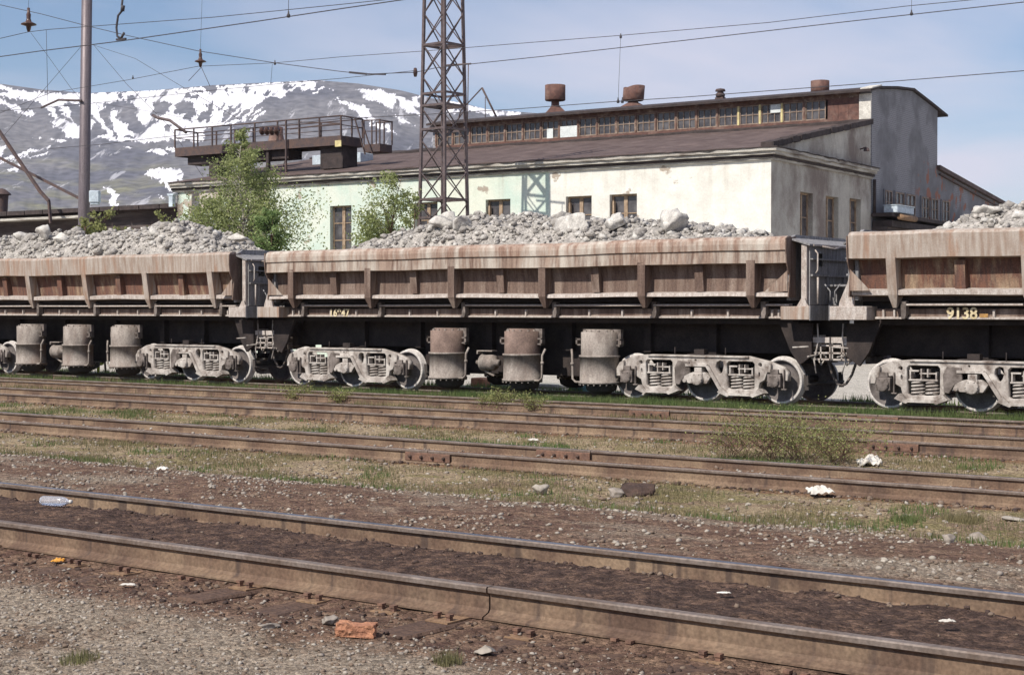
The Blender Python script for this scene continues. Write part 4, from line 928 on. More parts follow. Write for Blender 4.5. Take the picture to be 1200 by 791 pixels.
# ------------------------------------------------------------------ rails
def rail(name, y, top, x0, x1, label, group, shiny):
    z = top - .18; h = .18
    P = [(-.075, 0), (.075, 0), (.075, .012), (.022, .032), (.010, .05), (.009, .13), (.020, .142), (.036, .148), (.0375, .172), (.031, .18), (-.031, .18), (-.0375, .172), (-.036, .148), (-.020, .142), (-.009, .13), (-.010, .05), (-.022, .032), (-.075, .012)]
    P = [(y + a, z + b) for a, b in P]
    mb = MB(); ms = {9: 1, 8: 2, 10: 2, 11: 2, 7: 2}
    mb.prism(P, 'x', x0, x1, 0, ms)
    o = mb.build(name, [M['rail'], M['railtop'] if shiny else M['raildull'], M['raildull']])
    return tag(o, label, 'rail', group)
def X_at(u, Y): return at(u, 400, Y).x
TR = [('1a', .35, 575, False, 'nearest'), ('1b', .35, None, True, 'second nearest'), ('2a', 0, 503, False, 'third nearest'), ('2b', 0, 694, True, 'fourth nearest'),
      ('3a', 0, 1048, False, 'fifth nearest'), ('3b', 0, None, True, 'sixth nearest'), ('4a', 0, 786, False, 'seventh nearest'), ('4b', 0, 1030, False, 'eighth nearest'), ('5a', 0, None, False, 'train-side'), ('5b', 0, None, False, 'far')]
for key, top, ju, shiny, word in TR:
    y = YA[key]; grp = 'rails across the yard'
    w2 = {'5a': 'rail under the near wheels of the wagons', '5b': 'rail under the far wheels of the wagons'}.get(key)
    if ju is None:
        rail('rail', y, top, -420, 60, w2 or f'{word} rail to the camera, one long rusty rail with polished head', grp, shiny)
    else:
        xj = X_at(ju, y)
        a = rail('rail', y, top, -420, xj - .006, f'{word} rail to the camera, length left of its joint', grp, shiny)
        b = rail('rail', y, top, xj + .006, 60, f'{word} rail to the camera, length right of its joint', grp, shiny)
        if key != '1a':
            fp = MB(); z = top - .18
            fp.prism([(y - .05, z + .035), (y - .034, z + .02), (y - .034, z + .145), (y - .05, z + .135)], 'x', xj - .92 if key in ('2b', '4a') else xj - .4, xj - .01 if key in ('2b', '4a') else xj + .4)
            f = fp.build('fishplate', M['plate'], a)
            for k in range(4):
                bt = MB(); bt.lathe([(0, -.03), (.02, -.03), (.024, 0)], (xj - (.8 - .2 * k if key in ('2b', '4a') else .3 - .2 * k), y - .05, z + .085), 'y', 8); bt.build('bolt', M['clod'], f)

# sleepers of the nearest track: ends stick out of the dirt
pos_known = [X_at(u, 7.19) for u in (392, 549, 648)]
sp0 = pos_known[1]; pitch = .56
plate_mb = None
first = None
for k in range(-16, 12):
    x = sp0 + k * pitch
    if not (-12.5 < x < -1.5): continue
    u_ = 600 + FPX * ((x * Rv[0] + 7.0 * Rv[1]) / (x * Fv[0] + 7.0 * Fv[1]))
    if u_ < -60 or u_ > 1260: continue
    if first is None:
        first = empty('sleeper')
        sb = MB(); sb.box(-.125, .125, 6.62 - 8, 9.35 - 8, .03, .172); 
        so = sb.build('timber', M['wood'], first, bevel=.015)
        for yy in (7.19, 8.78):
            pl = MB(); yy -= 8; pl.box(-.085, .085, yy - .18, yy + .18, .173, .183); p_ = pl.build('tie_plate', M['clayplate'], first)
            for dx_, dy_ in ((-.05, -.11), (.05, .11), (.05, -.12), (-.05, .11)):
                s_ = MB(); s_.box(dx_ - .014, dx_ + .014, yy + dy_ - .014, yy + dy_ + .014, .18, .215); s_.box(dx_ - .018, dx_ + .018, yy + dy_ - (.014 if dy_ > 0 else .02), yy + dy_ + (.02 if dy_ < 0 else .014), .205, .22); s_.build('spike', M['plate'], p_)
        first.location = (x, 8, 0); o = first
    else:
        o = copy_tree(first); o.location = (x, 8 + random.uniform(-.10, .05), random.uniform(-.045, -.008)); o.rotation_euler = (0, 0, random.uniform(-.05, .05))
    tag(o, 'half buried dark wooden sleeper under the nearest track', 'sleeper', 'sleepers under the nearest track')

# ------------------------------------------------------------------ loose stones, clods, litter on the ground
def zone(n, y0, y1, dens=None, x_extra=1.5):
    P = []
    while len(P) < n:
        y = random.uniform(y0, y1); x = random.uniform(-1.42 * y - x_extra, -.32 * y + x_extra)
        if dens is not None and random.random() > dens(x, y): continue
        if any(abs(y - r_) < .09 for r_ in YA.values()): continue
        P.append((x, y))
    return P
def nz(x, y, s, o=0): return .5 + .5 * noise.noise((x * s + o, y * s, o))
def stones(name, label, pts, smin, smax, pw, mats_, cat='gravel'):
    P = []; S = []
    for x, y in pts:
        s = smin + (smax - smin) * random.random() ** pw; P.append((x, y, gz(x, y) + s * .2)); S.append(s)
    o = scatter(name, np.array(P), np.array(S), None, variants, None, mats_); tag(o, label, cat, kind='stuff')
variants = [blob(1, .8, .6, 50 + k, 1, .3) for k in range(8)]
stones('gravel', 'grey and brown gravel in front of the nearest rail', zone(20000, 3.9, 7.0, lambda x, y: .18 + (y < 6.4)), .0035, .018, 3.6, [M['gravel_a'], M['gravel_b'], M['gravel_a'], M['gravel_c'], M['gravel_b']])
stones('gravel', 'scattered gravel between the nearest and second track', zone(13000, 8.9, 14.5, lambda x, y: 1 if nz(x, y, .8, 4) > .5 else .22), .004, .030, 3.4, [M['gravel_a'], M['gravel_b'], M['gravel_c'], M['gravel_b']])
stones('gravel', 'sparse gravel in the dry grass before the second track', zone(9000, 13, 22, lambda x, y: 1 if nz(x, y, .5, 8) > .5 else .4), .007, .038, 3.2, [M['gravel_a'], M['gravel_b'], M['gravel_c'], M['gravel_b']])
stones('dirt_clods', 'dark oily dirt clods along the nearest rails', [p for p in zone(2600, 6.3, 9.2, lambda x, y: 1 if (6.3 < y < 7.05 or 8.45 < y < 8.72 or 7.3 < y < 7.5) else .12)], .006, .026, 3, [M['clod'], M['gravel_b'], M['clod']], 'dirt')
stones('dirt_clods', 'rusty clods along the foot of the farther rails', zone(2600, 15, 24, lambda x, y: 1 if (16.35 < y < 16.62 or 21.72 < y < 21.99 or 22.15 < y < 22.4) else .01), .012, .05, 2, [M['gravel_b'], M['rail'], M['clod']], 'dirt')

def litter_rock(u, v, wpx, name, mt, label, cat, seed, hgt=.5, group=None, zoff=0):
    # stands on the ground: find Y where the pixel's ray meets the ground
    lo, hi = 4.0, 40.0
    for _ in range(40):
        mid = (lo + hi) / 2; p = at(u, v, mid)
        if p.z > gz(p.x, p.y): lo = mid
        else: hi = mid
    p = at(u, v, lo); k = p.x * Fv[0] + p.y * Fv[1]; s = wpx * k / FPX / 2
    Vv, Ff = blob(s, s * .8, s * hgt, seed, 3, .3)
    o = mesh_np(name, Vv, Ff, M[mt], loc=(p.x, p.y, p.z + s * hgt * .7 + zoff)); o.rotation_euler = (0, 0, TH)
    return tag(o, label, cat, group)
rk = 'rocks lying on the yard ground'
litter_rock(384, 733, 18, 'rock', 'gravel_a', 'bluish grey rock just left of the orange brick', 'rock', 41, .7, rk)
litter_rock(567, 768, 22, 'rock', 'gravel_c', 'tan rounded rock in the foreground gravel right of the brick', 'rock', 42, .6, rk)
litter_rock(722, 583, 22, 'rock', 'gravel_a', 'pale grey rock in front of the brown dirt lump', 'rock', 43, .5, rk)
litter_rock(744, 580, 44, 'dirt_lump', 'clod', 'long brown lump of dirt below the second track', 'dirt lump', 44, .4)
litter_rock(634, 580, 20, 'rock', 'gravel_c', 'tan angular rock left of the pale grey rock', 'rock', 45, .7, rk)
litter_rock(1152, 637, 22, 'rock', 'gravel_a', 'grey rock near the right edge between the two front tracks', 'rock', 46, .6, rk)
litter_rock(1113, 636, 16, 'rock', 'gravel_a', 'dark grey rock left of the rock near the right edge', 'rock', 47, .6, rk)
litter_rock(317, 736, 24, 'rock', 'gravel_a', 'flat grey rock in the gravel below the nearest rail', 'rock', 48, .3, rk)
litter_rock(1187, 611, 26, 'stone_slab', 'gravel_c', 'flat pale stone slab at the right edge', 'slab', 49, .25)

def sheet(u, v, wpx, name, mt, label, cat, seed, hgt=.35, asp=.7, amp=.5, zoff=0, group=None):
    """crumpled thin sheet (paper, bag)"""
    lo, hi = 4.0, 40.0
    for _ in range(40):
        mid = (lo + hi) / 2; p = at(u, v, mid)
        if p.z > gz(p.x, p.y): lo = mid
        else: hi = mid
    p = at(u, v, lo); k = p.x * Fv[0] + p.y * Fv[1]; s = wpx * k / FPX / 2
    n = 18; V = []
    for j in range(n + 1):
        for i in range(n + 1):
            a, b = i / n * 2 - 1, j / n * 2 - 1; e_ = max(abs(a), abs(b)) ** 3
            rr = 1 + .25 * noise.noise((a * 2, b * 2, seed))
            z = hgt * (1 - e_) * .6 + abs(noise.noise((a * 1.7, b * 1.7, seed + 3))) * hgt * amp * 2 + noise.noise((a * 4, b * 4, seed + 5)) * hgt * .2
            V.append((a * rr * s, b * rr * s * asp, max(z, 0) * s * 1.3 + .004))
    F = [(j * (n + 1) + i, j * (n + 1) + i + 1, (j + 1) * (n + 1) + i + 1, (j + 1) * (n + 1) + i) for j in range(n) for i in range(n)]
    o = mesh_np(name, V, F, M[mt], loc=(p.x, p.y, p.z + zoff)); o.rotation_euler = (0, 0, TH)
    so = o.modifiers.new('thick', 'SOLIDIFY'); so.thickness = .003
    return tag(o, label, cat, group)
sheet(1020, 546, 27, 'plastic_bag', 'paper', 'crumpled white bag lying against the rail right of the weeds', 'bag', 3, .75, .8, .35)
lt = 'scraps of white litter'
sheet(963, 582, 30, 'paper_scrap', 'paper', 'white paper scrap just below the second track', 'litter', 4, .45, .8, .5, .03, lt)
sheet(149, 690, 17, 'paper_scrap', 'paper', 'white paper scrap in the dirt left of the orange brick', 'litter', 5, .2, .5, .3, .02, lt)
sheet(1112, 741, 18, 'paper_scrap', 'paper', 'white scrap between the nearest two rails at right', 'litter', 6, .25, .6, .3, .05, lt)
sheet(190, 553, 13, 'paper_scrap', 'paper', 'small white scrap on the brown strip, upper left', 'litter', 7, .5, .8, .4, .02, lt)
sheet(849, 702, 16, 'paper_scrap', 'paper', 'thin white scrap in the dark dirt between the nearest rails', 'litter', 8, .15, .4, .3, .03, lt)
sheet(625, 518, 12, 'paper_scrap', 'paper', 'tiny white scrap beyond the second track', 'litter', 9, .4, .8, .4, .02, lt)
sheet(67, 661, 15, 'candy_wrapper', 'goldplastic', 'crumpled orange yellow wrapper below the nearest rail at left', 'litter', 10, .45, .6, .5, .01)
def brickobj():
    lo, hi = 4.0, 8.0
    for _ in range(40):
        mid = (lo + hi) / 2; p = at(417, 745, mid)
        if p.z > gz(p.x, p.y): lo = mid
        else: hi = mid
    p = at(417, 745, lo); s = 45 * (p.x * Fv[0] + p.y * Fv[1]) / FPX / 2
    import bmesh
    bm = bmesh.new(); bmesh.ops.create_cube(bm, size=2); bmesh.ops.subdivide_edges(bm, edges=bm.edges, cuts=7, use_grid_fill=True)
    for v in bm.verts:
        c = v.co.copy(); q = noise.noise_vector(c * 1.4 + Vector((3, 1, 2))) * .16 + noise.noise_vector(c * 5) * .05
        v.co = Vector(((c.x + q.x) * s, (c.y + q.y) * s * .5, (c.z + q.z) * s * .34 - (.08 * s if abs(c.x) < .3 and c.z > 0 else 0)))
    me = bpy.data.meshes.new('broken_brick'); bm.to_mesh(me); bm.free(); me.materials.append(M['brick'])
    o = bpy.data.objects.new('broken_brick', me); COL.objects.link(o); o.location = p + Vector((0, 0, s * .3)); o.rotation_euler = (0, .05, TH - .08)
    tag(o, 'broken orange brick on the foreground gravel', 'brick')
brickobj()
# plastic bottle lying beside the second rail
lo, hi = 7, 9
p = at(64, 592, 8.45); p.z = gz(p.x, p.y) + .045
bt = MB(); bt.lathe([(.0, -.14), (.036, -.138), (.042, -.12), (.042, .06), (.036, .09), (.016, .13), (.014, .15), (0, .15)], (0, 0, 0), 'x', 20)
bo = bt.build('plastic_bottle', M['bottle'], None, p, TH - .3); tag(bo, 'clear plastic bottle lying against the second rail at left', 'bottle')
cp = MB(); cp.lathe([(.017, .14), (.017, .16), (0, .162)], (0, 0, 0), 'x', 12); cp.build('cap', M['paper'], bo)

# ------------------------------------------------------------------ grass
def blades(name, label, pts, hmin, hmax, wd, mt, lean=.4):
    n = len(pts); P = np.array([(x, y, gz(x, y) - .005) for x, y in pts])
    h = rng.uniform(hmin, hmax, n); a = rng.uniform(0, 6.283, n); l = rng.uniform(0, lean, n) * h; b = rng.uniform(0, 6.283, n); w_ = wd * rng.uniform(.6, 1.3, n)
    V = np.zeros((n, 3, 3)); dxy = np.stack([np.cos(a), np.sin(a), 0 * a], 1) * w_[:, None] / 2
    V[:, 0] = P - dxy; V[:, 1] = P + dxy; V[:, 2] = P + np.stack([np.cos(b) * l, np.sin(b) * l, h], 1)
    o = mesh_np(name, V.reshape(-1, 3), np.arange(n * 3).reshape(-1, 3), mt); tag(o, label, 'grass', kind='stuff'); return o
def strip(n, y0, y1, dens, u0=None, u1=None): return zone(n, y0, y1, dens)
blades('dry_grass', 'thin dry grass before the second track', strip(26000, 12.2, 16.5, lambda x, y: max(0, nz(x, y, .9, 3) - .40) * 2.2 * min(1, (y - 12) * .6)), .02, .075, .010, M['drygrass'])
blades('green_grass', 'patchy short green grass before the second track', strip(4500, 12.4, 16.4, lambda x, y: 1 if nz(x, y, 1.0, 15) > .66 else 0.02), .03, .10, .012, M['grass'])
blades('dry_grass', 'thin dry grass between the second and third track', strip(18000, 18.3, 21.6, lambda x, y: max(0, nz(x, y, .8, 23) - .36) * 2), .02, .08, .014, M['drygrass'])
blades('green_grass', 'green patches between the second and third track', strip(6000, 18.4, 21.6, lambda x, y: 1 if nz(x, y, .8, 31) > .60 else 0.01), .03, .11, .016, M['grass'])
blades('green_grass', 'fresh green grass along the train', strip(30000, 27.5, 29.1, lambda x, y: (.15 + (nz(x, y, .5, 41) > .42)) * (1.0 if x > -27 else .45)), .06, .24, .022, M['grass'], .5)
blades('green_grass', 'tall green grass before the wheels of the train', zone(16000, 27.55, 28.9, lambda x, y: (nz(x, y, .7, 44) > .38) * (1.0 if x > -23 else .12)), .10, .30, .026, M['grass'], .6)
blades('dry_grass', 'weedy grass in front of the train rails', strip(8000, 24.2, 27.2, lambda x, y: 1 if nz(x, y, .45, 51) > .55 else .05), .04, .16, .02, M['drygrass'])
blades('green_grass', 'grass tufts behind the train', strip(9000, 31.3, 34.5, lambda x, y: 1 if nz(x, y, .6, 61) > .5 else .05), .05, .25, .03, M['grass'])
def tuft(u, v, n, rad, h, mt, label):
    lo, hi = 4.0, 20.0
    for _ in range(40):
        mid = (lo + hi) / 2; p = at(u, v, mid)
        if p.z > gz(p.x, p.y): lo = mid
        else: hi = mid
    pts = [(p.x + rad * 1.5 * math.sqrt(q_) * math.cos(a_), p.y + rad * 1.5 * math.sqrt(q_) * math.sin(a_)) for q_, a_ in ((random.random() ** 1.5, random.uniform(0, 6.283)) for _ in range(n))]
    o = blades('grass_tuft', label, pts, h * .4, h, .006, mt, .7); o['category'] = 'grass tuft'; del o['kind']; o['group'] = 'grass tufts in the gravel'
tuft(92, 776, 240, .07, .07, M['drygrass'], 'green grass tuft at the bottom left corner')
tuft(525, 778, 260, .05, .08, M['drygrass'], 'thin grass tuft in the gravel at the bottom centre')
tuft(1130, 612, 700, .14, .12, M['drygrass'], 'spiky olive grass tuft near the right edge')
tuft(1065, 610, 500, .12, .10, M['grass'], 'small grass tuft left of the spiky olive one')

# ------------------------------------------------------------------ plants
def plant(name, base, h, rad, label, cat, leafm, nleaf=9000, leaf=.11, nlimb=50, trunk_r=.09, zlow=.12, shape=None, lean=(0, 0), barkm='bark', group=None, multi=1, seed=1, spread=.30, up=.5, thin=1.0):
    rd = random.Random(seed); root = tag(empty(name, base), label, cat, group)
    tr = MB(); anchors = []
    shape = shape or (lambda t: (1 - t) ** .75 * (1 - .55 * math.exp(-t * 9)))
    for st in range(multi):
        ox, oy = (0, 0) if multi == 1 else (rd.uniform(-.25, .25) * rad, rd.uniform(-.25, .25) * rad)
        ht = h * (1 if st == 0 else rd.uniform(.6, .95)); lx, ly = lean[0] + (0 if multi == 1 else rd.uniform(-.5, .5) * rad), lean[1] + (0 if multi == 1 else rd.uniform(-.4, .4) * rad)
        pts = []; rs = []
        for k in range(9):
            t_ = k / 8; pts.append(Vector((ox + lx * t_ ** 1.5 + .05 * rad * math.sin(k * 1.9 + st), oy + ly * t_ ** 1.5 + .05 * rad * math.cos(k * 2.3 + st), ht * t_ * .98))); rs.append(trunk_r * (1 - t_) ** .8 + .008 * thin)
        tr.tube(pts, rs, 7)
        for k in range(nlimb // multi):
            t_ = zlow + (1 - zlow) * (k + rd.random()) / (nlimb // multi); i = min(int(t_ * 8), 7); f = t_ * 8 - i
            p0 = pts[i].lerp(pts[i + 1], f); a = rd.uniform(0, 6.283); L_ = rad * shape(t_) * rd.uniform(.65, 1.15)
            d = Vector((math.cos(a), math.sin(a), up * rd.uniform(.5, 1.3)))
            q = [p0, p0 + d * L_ * .5 + Vector((0, 0, .04 * L_)), p0 + d * L_ * .95 - Vector((0, 0, .06 * L_))]
            tr.tube(q, [(rs[i] * .38 + .006) * thin, .012 * thin, .004 * thin], 4, cap=False)
            for m_ in range(3, 8):
                f = m_ / 7; pp = q[0].lerp(q[1], f * 2) if f < .5 else q[1].lerp(q[2], f * 2 - 1)
                anchors.append((pp, L_))
    tr.build('trunk', M[barkm], root)
    n = nleaf; A = np.array([a_[0][:] for a_ in anchors]); Ls = np.array([max(a_[1], .15 * rad) for a_ in anchors])
    g_ = np.random.default_rng(seed); wts = g_.uniform(.1, 1, len(A)) * Ls; pick = g_.choice(len(A), n, p=wts / wts.sum())
    P = A[pick] + np.clip(g_.normal(0, 1, (n, 3)), -1.5, 1.5) * (Ls[pick] * spread * .55)[:, None] * np.array([1, 1, .8])
    P[:, 2] = np.clip(P[:, 2], .05, None)
    d1 = g_.normal(0, 1, (n, 3)); d1 /= np.linalg.norm(d1, axis=1)[:, None]; d2 = np.cross(d1, g_.normal(0, 1, (n, 3))); d2 /= np.linalg.norm(d2, axis=1)[:, None]
    s = leaf * g_.uniform(.5, 1.1, n)[:, None]
    V = np.stack([P - d1 * s * .5, P + d2 * s * .32, P + d1 * s * .5, P - d2 * s * .32], 1)
    mesh_np('crown', V.reshape(-1, 3), np.arange(n * 4).reshape(-1, 4), M[leafm], root)
    return root
def gbaseat(u, Y, z=-.22): p = at(u, 400, Y); return (p.x, Y, z)
# the birch and the bushes between the train and the hall
def Yfor(u, depth): return depth * ray(u)[1]
plant('birch_tree', gbaseat(288, Yfor(288, 62)), 9.35, 2.9, 'tall slender birch with fresh leaves in front of the hall\'s left end', 'tree', 'leaf', 30000, .12, 150, .10, .10,
      shape=lambda t: max(.10, min(1.0, (1.0 - t) * 2.1)) * (.80 + .2 * math.sin(t * 17)), seed=5, spread=.34, up=.7, lean=(-.35, 0), group='young trees before the hall')
plant('birch_tree', gbaseat(243, Yfor(243, 63)), 6.6, 2.3, 'low sparse birch just left of the tall slender one', 'tree', 'leaf', 20000, .12, 60, .06, .1, shape=lambda t: (1 - t) ** .5, seed=9, spread=.4, up=.8, group='young trees before the hall')
plant('willow_bush', gbaseat(319, Yfor(319, 60)), 5.9, 1.15, 'dense bright green bush right of the tall birch', 'bush', 'leaf_g', 13000, .12, 60, .06, .1, shape=lambda t: (1 - t) ** .35, seed=12, spread=.42, up=.9, barkm='twig', group='young trees before the hall')
plant('willow_bush', gbaseat(447, Yfor(447, 58)), 6.9, 1.9, 'feathery pale green bush leaning by the lattice mast', 'bush', 'leaf', 30000, .11, 110, .06, .1, shape=lambda t: (1 - t) ** .4 * (.9 + .2 * math.sin(t * 20)), seed=15, spread=.42, up=1.0, lean=(.8, 0), barkm='twig', group='young trees before the hall', multi=3)
plant('willow_bush', gbaseat(486, Yfor(486, 59)), 6.4, .7, 'narrow bush standing behind the left leg of the lattice mast', 'bush', 'leaf', 6000, .11, 40, .05, .1, shape=lambda t: (1 - t) ** .3, seed=17, spread=.4, up=1.0, barkm='twig', group='young trees before the hall')
for k, (u, dd, hh, rr, nl, lb) in enumerate(((100, 52, 5.15, .9, 1300, 'sparse yellow-green sapling by the pole base'), (122, 53, 5.35, 1.1, 1500, 'yellow-green sapling right of the pole base'), (152, 54, 4.9, .7, 600, 'small sapling before the dark shed, between two taller ones'), (186, 55, 5.45, .8, 900, 'sapling in front of the dark shed close to the hall'))):
    plant('sapling', gbaseat(u, Yfor(u, dd)), hh, rr, lb, 'sapling', 'leaf_y', nl, .15, 26, .03, .45, shape=lambda t: (1.05 - t) ** .4, seed=30 + k, spread=.45, up=.9, barkm='twig', group='saplings before the shed')
# weeds
def weed(u, v, h, rad, nl, label, seed, leafm='leaf_y', leaf=.035):
    lo, hi = 4.0, 40.0
    for _ in range(40):
        mid = (lo + hi) / 2; p = at(u, v, mid)
        if p.z > gz(p.x, p.y): lo = mid
        else: hi = mid
    p = at(u, v, lo); plant('weed_bush', (p.x, p.y, gz(p.x, p.y) - .02), h * .62, rad, label, 'weed', leafm, int(nl * 1.7), leaf, 60, .003, .1, shape=lambda t: .7, seed=seed, spread=.4, up=.8, barkm='twig', group='weeds among the tracks', multi=10, thin=.28)
for k, (u, v, h, rr, nl, lb) in enumerate(((862, 538, .50, .70, 600, 'sparse reddish stemmed weed, leftmost of the clump beyond the second track'), (905, 539, .78, .80, 1100, 'leafy weed with the tallest shoots in the clump beyond the second track'),
        (945, 542, .55, .80, 1200, 'weed in the middle of the clump beyond the second track'), (985, 544, .60, .75, 1200, 'bushy weed left of the white bag'))):
    weed(u, v, h, rr, nl, lb, 60 + k)
for k, (u, v, h, lb) in enumerate(((350, 470, .35, 'low yellowish weed before the left bogie of the middle wagon'), (395, 473, .32, 'low weed left of the middle wagon\'s first cylinder'), (590, 481, .5, 'yellow-green weed before the middle cylinder'), (628, 484, .42, 'leafy weed right of the one before the middle cylinder'), (575, 480, .3, 'small weed at the foot of the middle wagon'))):
    weed(u, v, h, .4, 500, lb, 80 + k, leaf=.045)

# ------------------------------------------------------------------ factory hall
BC = Vector((-27.264, 52.066, 0)); BR = R(3.95)
hall = tag(empty('factory_hall', BC, BR), 'long mint and cream factory hall with a glazed roof monitor and grey gable end', 'factory')
def wall_holes(name, material, a0, a1, z0, z1, holes, axis, d, depth, parent, flip=False):
    """wall in plane 'y=d' (axis='y') or 'x=d' (axis='x') with reveals going 'depth' inward"""
    As = sorted({a0, a1} | {h[0] for h in holes} | {h[1] for h in holes}); Zs = sorted({z0, z1} | {h[2] for h in holes} | {h[3] for h in holes})
    mb = MB()
    def P(a, dd, z): return (a, dd, z) if axis == 'y' else (dd, a, z)
    for i in range(len(As) - 1):
        for j in range(len(Zs) - 1):
            ca, cz = (As[i] + As[i + 1]) / 2, (Zs[j] + Zs[j + 1]) / 2
            if any(h[0] < ca < h[1] and h[2] < cz < h[3] for h in holes): continue
            f = [P(As[i], d, Zs[j]), P(As[i + 1], d, Zs[j]), P(As[i + 1], d, Zs[j + 1]), P(As[i], d, Zs[j + 1])]
            mb.add(f, [(0, 1, 2, 3)])
    for (h0, h1, g0, g1) in holes:
        for (p, q) in (((h0, g0), (h1, g0)), ((h1, g0), (h1, g1)), ((h1, g1), (h0, g1)), ((h0, g1), (h0, g0))):
            mb.add([P(p[0], d, p[1]), P(q[0], d, q[1]), P(q[0], d + depth, q[1]), P(p[0], d + depth, p[1])], [(0, 1, 2, 3)])
    return mb.build(name, material, parent)
SL = -30.1
fw = [(-25.7, -24.5, 4.2, 6.45), (-20.85, -19.65, 4.2, 6.45), (-16.25, -15.05, 4.2, 6.43), (-12.62, -11.41, 4.2, 6.42), (-8.78, -7.6, 4.2, 6.4), (-6.79, -5.58, 4.2, 6.4)]
wall_holes('front_wall', M['facade'], SL, 0, -.4, 7.42, fw, 'y', 0, .35, hall)
ewh = [(2.72, 3.99, 3.6, 6.42), (5.31, 6.67, 3.6, 6.42), (7.89, 9.16, 3.6, 6.48)]
wall_holes('end_wall', M['endwall'], 0, 10.36, -.4, 7.42, ewh, 'x', 0, -.35, hall)
def window(x, y, z, wd, hg, parent, axis='y', nm='window', fm='wood_frame', cols=2, rows=3, t_=.07, mull=.12, gd=.05, pane='glass', deep=.09):
    """frame + pane; (x,y,z) lower left corner of the opening; frame spans along the wall axis"""
    fr = MB(); pn = MB()
    def B(mb, a0, a1, z0, z1, d0, d1):
        if axis == 'y': mb.box(x + a0, x + a1, y + d0, y + d1, z + z0, z + z1)
        else: mb.box(x - d1, x - d0, y + a0, y + a1, z + z0, z + z1)
    B(fr, 0, t_, 0, hg, 0, deep); B(fr, wd - t_, wd, 0, hg, 0, deep); B(fr, t_, wd - t_, 0, t_, 0, deep); B(fr, t_, wd - t_, hg - t_, hg, 0, deep)
    for c in range(1, cols):
        m_ = mull if (cols == 2) else .035
        B(fr, wd * c / cols - m_ / 2, wd * c / cols + m_ / 2, t_, hg - t_, .01, deep - .01)
    for r_ in range(1, rows):
        zz = hg * r_ / rows
        for c in range(cols):
            a0 = t_ if c == 0 else wd * c / cols + (mull / 2 if cols == 2 else .018); a1 = wd - t_ if c == cols - 1 else wd * (c + 1) / cols - (mull / 2 if cols == 2 else .018)
            B(fr, a0, a1, zz - .02, zz + .02, .02, deep - .02)
    o = fr.build(nm, M[fm], parent)
    B(pn, t_ * .5, wd - t_ * .5, t_ * .5, hg - t_ * .5, gd, gd + .008); pn.build('pane', M[pane], o)
    return o
for i, h in enumerate(fw): window(h[0], .20, h[2], h[1] - h[0], h[3] - h[2], hall, rows=3, mull=.16)
for i, h in enumerate(ewh): window(-.20, h[0], h[2], h[1] - h[0], h[3] - h[2], hall, 'x', rows=3)
# inner second sashes, half open, in the front windows
for h in fw[3:]:
    o = MB(); o.box(h[0] + .1, h[0] + .17, .05, .18, h[2] + .1, h[3] - .25); o.build('shutter_post', M['wood_frame'], hall)
# cornice: two bands with a dark groove, wrapped round the corner, weathered
def band(name, z0, z1, out, m_, jag=.0, seed=0):
    mb = MB(); n = 90
    P = [(-out, z0), (.04, z0), (.04, z1), (-out, z1)]
    for i in range(n + 1):
        x = SL - .25 + (0 + .0 - SL + .25) * i / n
        j = jag * noise.noise((x * 1.9, seed, 0)); k = jag * noise.noise((x * 2.3, seed, 9))
        mb.v += [(x, -out + j, z0 + k * .4), (x, .04, z0), (x, .04, z1), (x, -out + j, z1 + k * .6)]
    for i in range(n):
        for k in range(4):
            k2 = (k + 1) % 4; mb.f.append([i * 4 + k, (i + 1) * 4 + k, (i + 1) * 4 + k2, i * 4 + k2]); mb.m.append(0); mb.sm.append(False)
    mb.f.append([0, 1, 2, 3]); mb.m.append(0); mb.sm.append(False)
    # the leg along the end wall
    b = len(mb.v); n2 = 30
    for i in range(n2 + 1):
        y = -out + (10.36 + out) * i / n2; j = jag * noise.noise((y * 2.1, seed, 4)); k = jag * noise.noise((y * 2.7, seed, 7))
        mb.v += [(out + j, y, z0 + k * .5), (.0, y, z0), (.0, y, z1), (out + j, y, z1 + k)]
    for i in range(n2):
        for k in range(4):
            k2 = (k + 1) % 4; mb.f.append([b + i * 4 + k, b + i * 4 + k2, b + (i + 1) * 4 + k2, b + (i + 1) * 4 + k]); mb.m.append(0); mb.sm.append(False)
    mb.f.append([b, b + 1, b + 2, b + 3][::-1]); mb.m.append(0); mb.sm.append(False)
    mb.f.append([b + n2 * 4 + q for q in range(4)]); mb.m.append(0); mb.sm.append(False)
    mb.build(name, m_, hall)
band('cornice', 7.42, 7.50, .10, M['cornice'], .02, 1); band('cornice', 7.503, 7.60, .17, M['tar'], .03, 2); band('cornice', 7.603, 7.72, .27, M['cornice'], .04, 3); band('roof_edge', 7.723, 7.83, .36, M['cornice'], .05, 5)
band('eave_flashing', 7.833, 7.87, .40, M['tar'], .05, 6)
# aisle roof slope
def slope(name, x0, x1, prof_, thick, m_, n=60, amp=.05, seed=0):
    mb = MB(); m = len(prof_); V = []
    for i in range(n + 1):
        x = x0 + (x1 - x0) * i / n
        for (y, z) in prof_: V.append((x, y, z + amp * noise.noise((x * .7, y * .9, seed)) + amp * .5 * noise.noise((x * 2.3, y * 2, seed))))
        for (y, z) in prof_[::-1]: V.append((x, y, z - thick))
    k_ = 2 * m; F = []
    for i in range(n):
        for k in range(k_):
            k2 = (k + 1) % k_; F.append((i * k_ + k, (i + 1) * k_ + k, (i + 1) * k_ + k2, i * k_ + k2))
    F.append(tuple(range(k_))); F.append(tuple(n * k_ + k for k in range(k_))[::-1])
    return mb.add(V, F).build(name, m_, hall)
slope('aisle_roof', SL - .3, -.32, [(-.30, 7.90), (2, 8.28), (4.5, 8.75), (7.5, 9.32), (10.34, 9.84)], .12, M['roof'])
